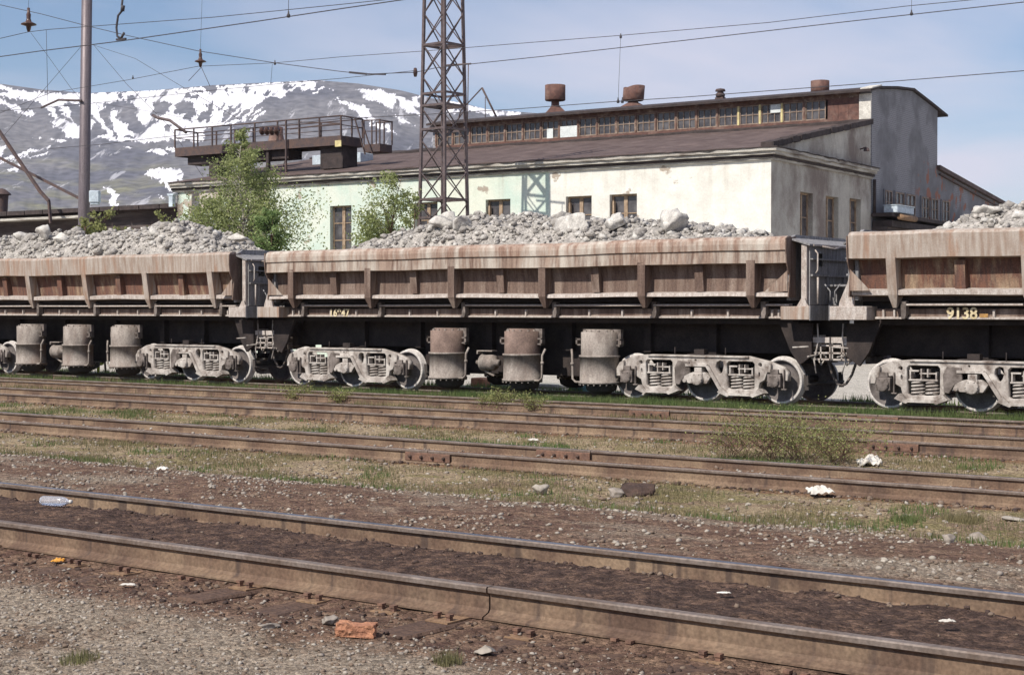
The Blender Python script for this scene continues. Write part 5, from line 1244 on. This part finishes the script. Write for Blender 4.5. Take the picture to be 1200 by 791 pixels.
slope('roof_edge', SL - .4, -.02, [(10.0, 9.86), (10.5, 9.98), (10.9, 9.98)], .16, M['tar'], amp=.07, seed=4)
# end gable of the aisle
pg = MB(); pg.prism([(0, 7.835), (10.35, 7.835), (10.35, 9.80), (8, 9.42), (4, 8.62), (0.1, 7.95)], 'x', -.30, -.02); pg.build('aisle_gable', M['endwall'], hall)
cp_ = MB(); n = 24
for i in range(n):
    y0, y1 = 10.36 * i / n, 10.36 * (i + 1) / n
    z0, z1 = 7.98 + 1.87 * (y0 / 10.36), 7.98 + 1.87 * (y1 / 10.36); j = .06 * noise.noise((i * .9, 0, 0))
    cp_.prism([(y0 + .002, z0 + j - .12), (y1 - .002, z1 + j - .12), (y1 - .002, z1 + j + .10), (y0 + .002, z0 + j + .10)], 'x', -.42, .10 + j)
cp_.build('parapet_coping', M['tar'], hall)
# nave: gable wall, monitor
g1_ = MB(); g1_.prism([(10.4, -.4), (19.1, -.4), (19.1, 11.20), (17.9, 11.38), (15.5, 11.71), (13.3, 11.54), (11.2, 11.30), (10.4, 11.13)], 'x', -.5, 0); g1_.build('nave_gable', M['gable'], hall)
pil = MB(); pil.box(-.52, -.002, 10.30, 10.397, 9.95, 11.02); pil.build('gable_lit_side', M['plaster_and_lit_side'], hall)  # side face of the gable wall, its sunlight painted as a pale colour
ng = [(2.72 + 0, 0)]
g2_ = [(11.92, 12.77), (13.21, 14.31), (14.65, 15.80), (16.74, 17.70), (18.07, 19.02), (19.69, 20.72)]
for a, b in g2_:
    mb = MB(); mb.box(.004, .03, a - .05, b + .05, 6.00, 6.06); mb.build('sill', M['plaster_and_lit_side'], hall)
    window(.085, a, 6.06, b - a, 1.0, hall, 'x', rows=2, t_=.06, mull=.07, fm='monitorwood')
    mb = MB(); mb.box(.004, .06, a - .10, a - .01, 6.0, 7.1); mb.build('window_surround', M['gable'], hall)
g3_ = MB(); g3_.prism([(19.1, -.4), (30.85, -.4), (30.85, 7.30), (19.1, 8.48)], 'x', -.5, -.01); g3_.build('far_aisle_gable', M['gable'], hall)
r3 = MB(); r3.prism([(19.0, 8.46), (31.3, 7.24), (31.3, 7.42), (19.0, 8.66)], 'x', -30, .18); r3.prism([(19.3, 8.22), (30.9, 7.04), (30.9, 7.10), (19.3, 8.29)], 'x', .0, .10); r3.build('far_aisle_roof', M['roof'], hall)
NR = [(9.95, 11.16), (11.2, 11.42), (13.3, 11.66), (15.5, 11.83), (17.9, 11.50), (20.3, 11.14)]
mb = MB(); top_ = NR; poly = top_ + [(y, z - .10) for y, z in top_[::-1]]; mb.prism(poly, 'x', -22.9, .12); mb.build('monitor_roof', M['tar'], hall)
rc = MB(); rc.prism([(10.0, 11.18), (11.19, 11.425), (11.19, 11.475), (10.0, 11.23)], 'x', -.36, .16); rc.build('roof_cap', M['plaster_and_lit_side'], hall)
# back wall of nave and flat roof further left
bw = MB(); bw.box(-22.8, -.5, 18.9, 19.1, 8, 11.2); bw.box(-22.8, -22.6, 10.4, 19.1, 9.7, 11.15); bw.build('nave_wall', M['gable'], hall)
fr = MB(); fr.box(SL, -22.6, 10.9, 19.1, 9.70, 9.84); fr.box(SL, SL + .3, .0, 19.1, -.4, 7.9); fr.box(SL, SL + .3, 10.4, 19.1, 7.9, 9.70); fr.box(SL, -.5, 30.5, 30.8, -.4, 7.3); fr.build('flat_roof', M['roof'], hall)
# monitor glazing
curb = MB(); curb.box(-22.6, -.52, 10.36, 10.46, 9.80, 10.06); curb.build('monitor_curb', M['rust'], hall)
fas = MB(); fas.box(-22.6, -.52, 10.36, 10.46, 10.90, 11.14); fas.build('monitor_fascia', M['rustwood'], hall)
nb = 20; x0_, x1_ = -22.6, -2.0; pw_ = (x1_ - x0_) / nb
for k in range(nb):
    xa = x0_ + k * pw_
    mt = 'glass'
    o = window(xa + .05, 10.40, 10.062, pw_ - .10, .836, hall, nm='monitor_window', fm='monitorwood', cols=3, rows=2, t_=.045, deep=.06, pane=mt)
    ps = MB(); ps.box(xa - .045, xa + .045, 10.355, 10.47, 10.062, 10.898); ps.build('monitor_post', M['yellowwood'] if k in (16, 17, 18) else M['rustwood'], hall)
    if k in (7,):
        b_ = MB(); b_.box(xa + .02, xa + pw_ - .02, 10.37, 10.39, 10.03, 10.58); b_.build('board', M['curtain'], hall)
    if k == 6: b_ = MB(); b_.box(xa + .34, xa + .68, 10.37, 10.39, 10.03, 10.52); b_.build('board', M['curtain'], hall)
    if k == 17: b_ = MB(); b_.box(xa + .5, xa + pw_ - .06, 10.37, 10.39, 10.5, 10.86); b_.build('board', M['curtain'], hall)
rp_ = MB()
for k in range(3): rp_.box(-1.95 + k * .478, -1.95 + (k + 1) * .478 - .01, 10.37, 10.44, 10.06, 10.9)
rp_.build('monitor_panel', M['rust'], hall)
# downpipe on the gable corner
dp = MB(); dp.tube([(.12, 10.45, 5.9), (.12, 10.45, 7.4)], .07, 8); dp.build('downpipe', M['tar'], hall)
lamp = MB(); lamp.tube([(.02, 9.0, 8.55), (.28, 9.0, 8.62)], .03, 6); lamp.lathe([(.0, .0), (.10, -.04), (.13, -.16)], (.30, 9.0, 8.62), 'z', 12)
lo_ = lamp.build('wall_lamp', M['steel_dark'], hall)
# low annex with a dark canopy below the small windows
an = tag(empty('annex', BC, BR), 'low dark annex with sloping tar canopy against the grey gable', 'annex')
a_ = MB(); a_.box(.02, .7, 10.42, 23.3, -.4, 5.39); a_.build('wall', M['shed'], an)
a_ = MB(); a_.prism([(10.3, 5.98), (23.5, 5.84), (23.5, 5.70), (10.3, 5.84)], 'x', .04, .95); a_.box(.05, .9, 10.42, 23.4, 5.4, 5.66); a_.build('canopy', M['tar'], an)
b_ = MB(); b_.box(.5, 1.1, 10.5, 12.6, 5.99, 6.28); b_.box(.46, 1.14, 10.46, 12.64, 6.282, 6.32)
b_ = b_.build('air_handler', M['whitebox'], None, BC, BR, bevel=.02); tag(b_, 'pale blue sheet metal box on the annex canopy', 'box')
b_ = MB(); b_.lathe([(0, 10.7), (.13, 10.7), (.13, 12.6), (0, 12.6)], (1.15, 0, 5.80), 'y', 14); b_ = b_.build('rusty_pipe', M['clayplate'], None, BC, BR); tag(b_, 'short tan pipe hanging under the pale blue box', 'pipe')

# ventilators on the monitor roof
def ventilator(u, v0, v1, vb, wcap, label, broken=False, short=False):
    Yp = 52.066 + 15
    # point on the roof under the cap
    lo, hi = 55, 75
    r_ = ray(u); 
    # solve for local y = 13.6
    bx = Vector((math.cos(BR), math.sin(BR))); ax = Vector((-bx.y, bx.x))
    k = (BC.xy.dot(ax) + 13.6) / Vector(r_).dot(ax); P = Vector((r_[0] * k, r_[1] * k))
    z = lambda v: CZ - (v - YH) / FPX * k; px = k / FPX
    root = tag(empty('roof_ventilator', (P.x, P.y, 11.62)), label, 'ventilator', 'rusty roof ventilators')
    ca = MB(); h0, h1 = z(v1) - 11.62, z(v0) - 11.62; R_ = wcap * px / 2
    pr = [(.0, h0 + .02), (R_ * .95, h0), (R_, h0 + .03), (R_, h1), (R_ * .93, h1), (R_ * .9, h1 - .15), (0, h1 - .2)]
    ca.lathe(pr, (0, 0, 0), 'z', 24)
    if broken:
        for i, p in enumerate(ca.v):
            if p[2] > h1 - .1: a = math.atan2(p[1], p[0]); ca.v[i] = (p[0], p[1], p[2] - .13 * max(0, math.cos(a + 2.0)) ** 3)
        ca.v = [(p[0] + .10 * (p[2] - h0), p[1], p[2]) for p in ca.v]
    ca.build('cap', M['rust'], root)
    if not short:
        cn_ = MB(); zb = z(vb) - 11.62
        cn_.lathe([(R_ * 1.55, -.25), (R_ * 1.45, .02), (R_ * .48, zb), (R_ * .46, h0 + .03)], (0, 0, 0), 'z', 4 if not broken else 20, smooth=broken); cn_.build('base', M['rust'], root)
    else:
        cn_ = MB(); cn_.lathe([(R_ * .9, -.3), (R_ * .9, h0 + .02)], (0, 0, 0), 'z', 20); cn_.build('base', M['rust'], root)
ventilator(650.5, 101, 119, 125, 24, 'rusty ventilator with a cylindrical cap on a pyramid base')
ventilator(741.5, 102, 119, 121, 25, 'rusty ventilator with a broken notched rim on a low cone', True)
ventilator(960, 96, 109, 112, 21.5, 'plain rusty ventilator cylinder near the grey gable', short=True)
def hallpt(u, t):
    bx = Vector((math.cos(BR), math.sin(BR))); ax = Vector((-bx.y, bx.x)); r_ = Vector(ray(u)); k = (BC.xy.dot(ax) + t) / r_.dot(ax)
    P = r_ * k - BC.xy; return P.dot(bx), k
s_, k_ = hallpt(843, 12)
mb = MB(); mb.box(s_ - .2, s_ + .2, 11.9, 12.2, 11.3, 11.6); mb.lathe([(.0, .0), (.2, .02), (.22, .15), (.12, .25), (.24, .28), (.2, .38), (0, .42)], (s_, 12.05, 11.6), 'z', 12)
mb = mb.build('roof_siren', M['steel_dark'], None, BC, BR); tag(mb, 'small dark siren standing on the monitor roof', 'siren')
# A frame behind the mast
s_, k_ = hallpt(565, 14); zt = CZ - (104 - YH) / FPX * k_
mb = MB(); mb.tube([(s_, 14, zt), (s_ + .95, 14, 11.7)], .05, 6); mb.tube([(s_, 14, zt), (s_ - 1.35, 14, zt - 1.1), (s_ - 1.6, 14, 11.5)], .035, 6); mb.tube([(s_ + .2, 14, zt - .5), (s_ + .2, 14, 11.5)], .02, 6)
mb = mb.build('roof_frame', M['steel_dark'], None, BC, BR); tag(mb, 'thin bent steel frame standing on the roof right of the lattice mast', 'frame')

# rooftop steel platform
pf = tag(empty('roof_platform', BC, BR), 'rusty steel platform with railings on the hall\'s left roof', 'platform')
px0, px1, py0, py1, dz0, dz1 = -31.75, -21.45, 1.5, 3.05, 9.30, 9.72
mb = MB(); mb.box(px0, px1, py0, py0 + .06, dz0, dz1); mb.box(px0, px1, py1 - .06, py1, dz0, dz1); mb.box(px0, px0 + .06, py0 + .061, py1 - .061, dz0, dz1); mb.box(px1 - .06, px1, py0 + .061, py1 - .061, dz0, dz1)
mb.box(px0 + .07, px1 - .07, py0 + .07, py1 - .07, dz1 - .08, dz1 - .02); mb.build('deck', M['steel_dark'], pf)
mb = MB()
for (a, b) in ((-29.8, -29.3), (-22.9, -21.6)): mb.box(a, b, py0 + .3, py1 - .2, 8.3, dz0)
mb.box(-31.2, -24.8, py0 + .3, py1 - .3, 8.9, 9.29); mb.box(-26.0, -25.85, 1.6, 1.75, 8.2, dz0); mb.build('support', M['tar'], pf)
RT, MR_ = 10.60, 10.2
mb = MB()
for z, r_ in ((RT, .035), (MR_, .022)): mb.tube([(px0, py0, z), (px1, py0, z)], r_, 6); mb.tube([(px0, py1, z), (px1, py1, z)], r_ * .8, 6); mb.tube([(px0, py0, z), (px0, py1, z)], r_, 6); mb.tube([(px1, py0, z), (px1, py1, z)], r_, 6)
mb.build('handrail', M['steel_dark'], pf)
xsr = [px0, -30.5, -29.3, -28.1, -26.6, -25.2, -23.9, -22.7, px1]
for i, x in enumerate(xsr):
    for y in (py0, py1):
        mb = MB(); mb.box(x - .03, x + .03, y - .03, y + .03, dz1 + .001, RT); mb.build('railing_post', M['steel_dark'], pf)
mb = MB(); mb.box(px1 - .03, px1 + .03, 2.25, 2.31, dz1, RT); mb.build('railing_post', M['steel_dark'], pf)
# brace post standing on the roof near the eave
mb = MB(); mb.box(-24.62, -24.55, 1.35, 1.42, 8.0, RT); mb.bar((-24.6, 1.38, 8.1), (-25.2, 1.38, 8.15), .04, .04); mb.bar((-24.6, 1.38, 8.8), (-25.0, 1.38, 8.1), .03, .03); mb.build('brace', M['steel_dark'], pf)
mb = MB(); mb.bar((-25.4, 2.6, 10.35), (-22.3, 2.6, 10.42), .06, .06); mb.bar((-24.9, 2.7, 10.65), (-22.3, 2.6, 10.42), .05, .05); mb.build('boom', M['steel_dark'], pf)
mb = MB(); mb.box(-21.75, -21.4, 1.44, 1.49, 9.22, 9.5); mb.build('yellow_plate', M['yellowwood'], pf)
# smaller landing right of it
lp = tag(empty('roof_landing', BC, BR), 'small steel landing with ladder right of the roof platform', 'platform')
qx0, qx1 = -20.85, -19.95; qz = 9.1
mb = MB(); mb.box(qx0, qx1, 2.4, 3.3, qz - .1, qz + .25); mb.build('deck', M['steel_dark'], lp)
mb = MB()
for x in (qx0, -20.4, qx1):
    for y in (2.4, 3.3): mb.box(x - .025, x + .025, y - .025, y + .025, qz + .25, 10.44)
mb.tube([(qx0, 2.4, 10.44), (qx1, 2.4, 10.40)], .03, 6); mb.tube([(qx0, 3.3, 10.44), (qx1, 3.3, 10.40)], .03, 6); mb.tube([(qx1, 2.4, 10.40), (qx1, 3.3, 10.40)], .03, 6); mb.tube([(qx0, 2.4, 9.95), (qx1, 2.4, 9.9)], .02, 6)
mb.build('railing', M['steel_dark'], lp)
mb = MB(); mb.bar((-21.35, 2.35, 10.6), (-20.75, 2.35, 8.9), .06, .04); mb.bar((-20.9, 2.3, 10.4), (-20.3, 2.3, 8.9), .06, .04); mb.build('ladder', M['steel_dark'], lp)
mb = MB(); mb.box(-26.6, -23.6, 5.6, 6.6, 8.95, 9.42); mb = mb.build('roof_curb', M['whitebox'], None, BC, BR, bevel=.02); tag(mb, 'pale blue grey box curb on the roof below the platform', 'box')
mb = MB(); mb.lathe([(.85, 0), (.8, .25), (.42, .55), (.36, .95), (.34, 1.0), (.33, 1.38), (0, 1.4)], (0, 0, 0), 'z', 16)
mb = mb.build('roof_ventilator', M['rust'], None, BC + Vector((math.cos(BR) * -28.9 - math.sin(BR) * 5.6, math.sin(BR) * -28.9 + math.cos(BR) * 5.6, 9.55)), BR); tag(mb, 'squat rusty ventilator cone behind the platform railing', 'ventilator', 'rusty roof ventilators')
def insulator_string(p0, p1, n, r, label, parent=None, name='insulator_string', group=None):
    p0 = Vector(p0); p1 = Vector(p1); mb = MB(); d = (p1 - p0); L_ = d.length; mb.tube([p0, p1], r * .18, 6)
    q = d.to_track_quat('Z', 'Y')
    for k in range(n):
        c = MB(); h = L_ * (k + .5) / n; c.lathe([(r * .2, -.05), (r, -.02), (r, 0), (r * .35, .05), (r * .2, .07)], (0, 0, h), 'z', 14)
        c.v = [tuple(p0 + q @ Vector(v)) for v in c.v]; mb.add(c.v, c.f, 0, True)
    o = mb.build(name, M['porcelain'])
    return tag(o, label, 'insulator', group)
def hw(x, y, z): return BC + Vector((math.cos(BR) * x - math.sin(BR) * y, math.sin(BR) * x + math.cos(BR) * y, z))
insulator_string(hw(-26.1, 1.3, 10.18), hw(-24.9, 1.3, 10.12), 4, .20, 'string of four brown insulator discs at the platform railing')
# small pale bracket on the hall's left corner
mb = MB(); mb.box(-.12, .12, -.1, .1, -.25, .25); mb.prism([(-.16, .26), (.16, .26), (.22, .36), (-.22, .36)], 'y', -.12, .12); mb = mb.build('drain_hopper', M['whitebox'], None, hw(SL - .2, -.15, 7.0), BR); tag(mb, 'pale blue drain hopper at the hall\'s left corner under the roof', 'drain')

# ------------------------------------------------------------------ low shed on the left
shd = tag(empty('shed', BC, BR), 'low dark shed left of the hall in front of the mountain', 'shed')
mb = MB(); mb.box(-62, SL - .35, 3.0, 9.0, -.4, 7.0); mb.build('wall', M['shed'], shd)
mb = MB(); mb.prism([(2.4, 7.0), (9.5, 7.30), (9.5, 7.42), (2.4, 7.12)], 'x', -62.5, SL - .34); mb.build('roof', M['roof'], shd)
mb = MB()
for i in range(22):
    x = -62 + i * 1.42; mb.box(x, x + 1.36, 2.28, 2.38, 6.92 + .03 * noise.noise((i, 0, 0)), 7.14 + .06 * noise.noise((i, 3, 0)))
mb.build('fascia', M['tar'], shd)
mb = MB(); mb.box(-62, -38.5, 2.0, 2.95, 6.62, 6.74); mb.build('ledge', M['cornice'], shd)
s_, k_ = hallpt(3, 5)
fv = MB(); fv.lathe([(.30, 0), (.34, .9), (.37, 1.2), (.37, 1.22)], (0, 0, 0), 'z', 18); fv.lathe([(.52, 1.24), (.50, 1.30), (.2, 1.55), (0, 1.6)], (0, 0, 0), 'z', 18)
fv = fv.build('shed_ventilator', M['steel_dark'], None, hw(s_, 5, 7.1), BR); tag(fv, 'dark ventilator funnel on the shed roof at the left edge', 'ventilator')

# ------------------------------------------------------------------ poles, mast, struts
Yp_ = Yfor(101, 70); pb = at(99, 246, Yp_); pt = at(106, -120, Yp_)
mb = MB(); base = pb + (pb - pt) * .35; base.z = 0; mb.tube([(pb.x, pb.y, -.3), tuple(pb), tuple(pt)], [.25, .25, .22], 20)
po = mb.build('catenary_pole', M['pole']); tag(po, 'tall grey tubular pole at the left behind the shed', 'pole')
def on(u, v, Y): return at(u, v, Y)
def bracket(pts, r, label):
    mb = MB(); mb.tube(pts, r, 8); o = mb.build('pole_bracket', M['mast']); return tag(o, label, 'bracket')
bracket([on(97, 119, Yp_ - .3), on(70, 118, Yp_ - .3), on(50, 127, Yp_ - .3)], .05, 'thin bent arm reaching left from the tubular pole')
bracket([on(180, 136, Yp_ - 4), on(186, 139, Yp_ - 4), on(200, 142, Yp_ - 4), on(219, 156, Yp_ - 4)], .06, 'bent arm reaching left from the roof platform')
mb = MB(); mb.bar(on(-6, 145, 50), on(48, 225, 50), .14, .14); mb.bar(on(48, 225, 50), on(58, 236, 50), .14, .14); mb.bar(on(58, 236, 50), on(60, 262, 50), .12, .12)
mb = mb.build('steel_strut', M['steel_dark']); tag(mb, 'dark steel strut slanting down at the left edge, bent at its foot', 'strut')
mb = MB(); mb.bar(on(-8, 181, 52), on(98, 235, 52), .12, .12); mb = mb.build('steel_strut', M['steel_dark']); tag(mb, 'lower dark steel strut running from the left edge to the pole foot', 'strut')
mb = MB(); mb.box(-.22, .22, -.18, .18, -.26, .26); mb.box(-.18, .18, -.14, .14, -.36, -.262); pbx = on(112, 231, Yp_ - .2); mb = mb.build('transformer_box', M['whitebox'], None, pbx, TH, bevel=.03); tag(mb, 'small pale blue box on the foot of the tubular pole', 'box')

# lattice mast
def lattice_mast():
    dep = 60.2; r_ = ray(520); cx, cy = r_[0] * dep, r_[1] * dep
    root = tag(empty('lattice_mast', (cx, cy, -.25)), 'tall lattice steel mast standing between the train and the hall', 'mast')
    # square plan turned so that one diagonal nearly faces the camera
    a0 = TH + R(90 + 5)
    def half(z): return (1.04 - .0225 * z)       # corner distance from the axis
    Ht = 17.5
    cor = [(math.cos(a0 + k * math.pi / 2), math.sin(a0 + k * math.pi / 2)) for k in range(4)]
    C_ = lambda k, z: Vector((cor[k % 4][0] * half(z) * 1.0, cor[k % 4][1] * half(z) * 1.0, z))
    for k in range(4):
        mb = MB(); mb.bar(C_(k, 0), C_(k, Ht), .10, .10); mb.build('leg', M['mast'], root)
    z = 0; n = 0
    for k in range(4):
        mb = MB(); z = .2
        while z < Ht - 1.1:
            mb.bar(C_(k, z), C_(k + 1, z + 1.2), .04, .03); mb.bar(C_(k + 1, z), C_(k, z + 1.2), .04, .03); z += 1.2
        mb.build('lattice_bracing', M['mast'], root)
    for z_ in (.1, 3.9, 5.65, 6.35, 9.0, 9.9, 10.35, 12.2):
        mb = MB(); pts = [C_(k, z_) * 1.04 for k in range(4)]
        for p_ in pts: p_.z = z_
        for k in range(4): mb.bar(pts[k], pts[(k + 1) % 4], .06, .08)
        if z_ in (6.35, 9.9, 12.2): mb.bar(pts[0], pts[2], .1, .12); mb.bar(pts[1], pts[3], .08, .1)
        mb.build('cross_frame', M['mast'], root)
    fd = MB(); fd.box(-.9, .9, -.9, .9, -.2, .12); fd.build('footing', M['concrete'], root, rz=TH)
    return root, cx, cy
MASTR, mx_, my_ = lattice_mast()
mb = MB(); p0 = on(545, 76, my_); p1 = on(552, 76, my_); mb.tube([on(520, 78, my_), p1], .035, 6); mb.tube([on(549, 77, my_), on(548, 145, my_)], .02, 6); mb = mb.build('mast_bracket', M['mast']); tag(mb, 'short bracket and hanging rod on the right side of the lattice mast', 'bracket')
mb = MB(); mb.lathe([(.16, -.05), (.17, 0), (.16, .05), (.03, .08), (0, .08)], (0, 0, 0), 'x', 16); mb.lathe([(0, -.08), (.03, -.08), (.16, -.05)], (0, 0, 0), 'x', 16)
mb = mb.build('insulator_disc', M['porcelain'], None, on(487, 86, 44), TH); tag(mb, 'round insulator disc on the wire just left of the lattice mast', 'insulator')

# ------------------------------------------------------------------ overhead wires
def wire(pts, Y, r, label, cat='wire', group='overhead wires'):
    """pts are on the real vertical plane of that line, Y metres away"""
    P = [at(u, v, Y) for u, v in pts]
    # smooth the polyline a little
    Q = [P[0]]
    for a, b, c in zip(P[:-2], P[1:-1], P[2:]):
        Q += [b.lerp(a, .25), b, b.lerp(c, .25)] if (b - a).length > 2 else [b]
    Q.append(P[-1]); mb = MB(); mb.tube(Q, r, 6); o = mb.build('overhead_wire', M['wire']); return tag(o, label, cat, group)
wire([(-150, 90), (0, 68), (50, 61), (140, 50), (300, 27), (400, 12), (490, -1), (640, -24)], 18.0, .0085, 'thick contact wire rising from the left edge to the top centre')
wire([(-150, 61), (0, 47), (35, 39), (60, 36), (250, 22), (400, 7), (467, 0), (600, -18)], 18.1, .006, 'thin wire running just above the thick contact wire at the left')
wire([(-150, -30), (0, 7), (50, 18), (100, 31), (150, 43), (233, 61), (323, 75), (400, 85), (430, 88), (487, 86)], 26.0, .009, 'wire sagging down from the top left corner to the insulator disc')
wire([(487, 86), (510, 81), (545, 77), (640, 67), (800, 49), (1000, 26), (1200, 4), (1400, -20)], 44, .014, 'thick wire from the lattice mast to the top right')
wire([(0, 134), (60, 110), (150, 95), (233, 79), (323, 75), (400, 68), (500, 61), (600, 53), (727, 43), (900, 28), (1060, 9), (1165, -1), (1300, -18)], 40, .010, 'thin wire running just above the thick wire right of the mast')
wire([(57, 175), (120, 170), (187, 162), (280, 152), (400, 140), (500, 135), (600, 129), (720, 120), (800, 115), (1000, 100), (1200, 84), (1400, 68)], 34, .010, 'lowest wire crossing the ventilators and the grey gable')
wire([(-20, 133), (110, 122), (240, 108), (330, 99), (400, 93), (487, 84)], 40, .010, 'thin wire in front of the mountain ridge at the left')
wire([(110, 121), (180, 132), (290, 152), (420, 166)], 60, .010, 'thin wire falling from the tubular pole across the snow')
wire([(104, 52), (160, 70), (215, 103), (280, 140)], 60, .012, 'guy wire falling steeply right from the tubular pole', group='guy wires of the tubular pole')
wire([(112, 55), (150, 100), (200, 150), (260, 240)], 60, .012, 'steepest guy wire crossing the snow right of the tubular pole', group='guy wires of the tubular pole')
wire([(100, 52), (60, 98), (10, 155), (-30, 200)], 60, .012, 'guy wire falling left from the tubular pole', group='guy wires of the tubular pole')
wire([(38, 40), (60, 70), (85, 105), (97, 118)], 60, .012, 'guy wire from the top left insulator down to the bent arm', group='guy wires of the tubular pole')
wire([(237, 80), (222, 96)], 30, .008, 'left short tail wire under the hanging insulator', group='guy wires of the tubular pole'); wire([(237, 80), (247, 102)], 30, .008, 'right short tail wire under the hanging insulator', group='guy wires of the tubular pole')
for (u0, v0, u1, v1, Y, lb) in ((36.5, -10, 35, 14, 26, 'dropper above the insulator at the top left'), (238.5, -10, 236, 60, 30, 'long dropper holding the hanging insulator'), (56, 37, 57.5, 120, 18.1, 'thin dropper below the wires at the left'), (339, -8, 339, 18, 18, 'short dropper at the top with a clamp'),
        (727, 43, 724, 120, 40, 'thin dropper above the notched ventilator'), (1066.5, -8, 1066.5, 18, 44, 'dropper with a clamp at the top right'), (320, 76, 318, 100, 26, 'hairline dropper over the mountain ridge')):
    p0, p1 = at(u0, v0, Y), at(u1, v1, Y); mb = MB(); mb.tube([p0, p1], .0045 if Y < 35 else .006, 5); o = mb.build('wire_dropper', M['wire']); tag(o, lb, 'dropper', 'wire droppers')
for (u, v, Y, s, lb) in ((339, 19, 18, .045, 'clamp on the contact wire at the top'), (727, 44, 40, .06, 'clamp on the thin wire above the notched ventilator'), (1066.5, 17, 44, .07, 'clamp on the thick wire at the top right'), (323, 75, 26, .045, 'clamp where two wires cross above the mountain'), (157, 92, 40, .06, 'small clamp on the ridge wire'), (724, 119, 34, .06, 'left small clamp on the lowest wire near the notched ventilator'), (729, 119, 34, .06, 'right small clamp on the lowest wire near the notched ventilator')):
    mb = MB(); mb.lathe([(0, -s), (s * .5, -s), (s * .7, -s * .2), (s * .35, s * .4), (s * .2, s * 1.4), (0, s * 1.4)], (0, 0, 0), 'z', 10); o = mb.build('wire_clamp', M['wire'], None, at(u, v, Y)); tag(o, lb, 'clamp', 'wire clamps')
def hang(u, v0, v1, Y, label):
    p0, p1 = at(u, v0, Y), at(u, v1, Y); h = p0.z - p1.z; r = h * .28
    mb = MB(); mb.lathe([(0, h), (r * .2, h), (r * .22, h * .8), (r * .35, h * .72), (r * .3, h * .55), (r * .45, h * .42), (r * 1.1, h * .34), (r * 1.15, h * .30), (r * .4, h * .24), (r * .3, h * .1), (r * .18, 0), (0, 0)], (0, 0, 0), 'z', 16)
    o = mb.build('hanging_insulator', M['porcelain'], None, p1); tag(o, label, 'insulator', 'hanging insulators')
hang(35.5, 11, 39, 26, 'hanging bell insulator at the top left corner'); hang(236, 59, 80, 30, 'hanging bell insulator above the mountain ridge')
mb = MB(); Y = 18.0; mb.tube([at(146, -6, Y), at(144.5, 8, Y), at(145, 14, Y), at(140, 20, Y), at(138, 34, Y), at(139, 44, Y), at(143, 47, Y)], .02, 6); mb.tube([at(143, 47, Y), at(147, 40, Y)], .022, 6); mb.bar(at(138, 48, Y), at(149, 47, Y), .03, .035); mb.tube([at(146, 8, Y), at(145, 15, Y)], .035, 8)
mb = mb.build('curved_jumper', M['wire']); tag(mb, 'curved jumper cable hanging onto the contact wire at the top left', 'cable')
mb = MB(); Y = 26; mb.bar(at(410, 86, Y), at(430, 88, Y), .03, .045); mb.bar(at(430, 88, Y), at(452, 88.5, Y), .04, .03); mb = mb.build('wire_splice', M['wire']); tag(mb, 'dark splice in the sagging wire left of the lattice mast', 'splice')

# ------------------------------------------------------------------ things behind the train
def gbox(u0, u1, v0, v1, Y, name, m_, label, cat, depth=.6, bev=.03):
    a, b = at(u0, v1, Y), at(u1, v1, Y); top = at((u0 + u1) / 2, v0, Y).z
    mb = MB(); mb.box(a.x, b.x, Y, Y + depth, -.22, top); o = mb.build(name, M[m_], bevel=bev); return tag(o, label, cat)
o = gbox(668, 683, 417, 460, 33.2, 'steel_cabinet', 'teal', 'teal steel cabinet behind the wagon, left of its right cylinder', 'cabinet', .5)
p = at(668, 440, 33.2); q = at(683, 440, 33.2)
mb = MB(); mb.box(p.x + .15, q.x - .05, 33.17, 33.19, .42, .45); mb.box(p.x + .2, p.x + .24, 33.16, 33.19, -.1, 1.0); mb.build('door_seam', M['under_grey'], o)
gbox(573, 613, 449, 462, 34.6, 'concrete_block', 'concrete', 'grey concrete block in the grass behind the train, left one', 'block', .8)
gbox(614, 652, 450, 464, 34.9, 'concrete_block', 'concrete', 'grey concrete block left of the teal cabinet behind the train', 'block', .8)
gbox(551, 566, 443, 460, 34.4, 'rusty_crate', 'brick', 'orange rusty box behind the train, right of the first cylinder', 'crate', .5)
pv = at(115, 430, 33.5)
mb = MB(); mb.lathe([(.05, -.25), (.05, .02), (.16, .05), (.20, .15), (.16, .28), (.06, .32)], (0, 0, 0), 'z', 14); mb.box(-.16, .16, -.08, .08, .45, .66); mb.tube([(0, 0, .3), (0, 0, 1.0)], .035, 6); mb.tube([(-.2, 0, .70), (.2, 0, .70)], .03, 6)
mb = mb.build('valve_stand', M['yellowgreen'], None, (pv.x, pv.y, .05)); tag(mb, 'yellow green valve stand seen between the left wagon\'s cylinders', 'valve')
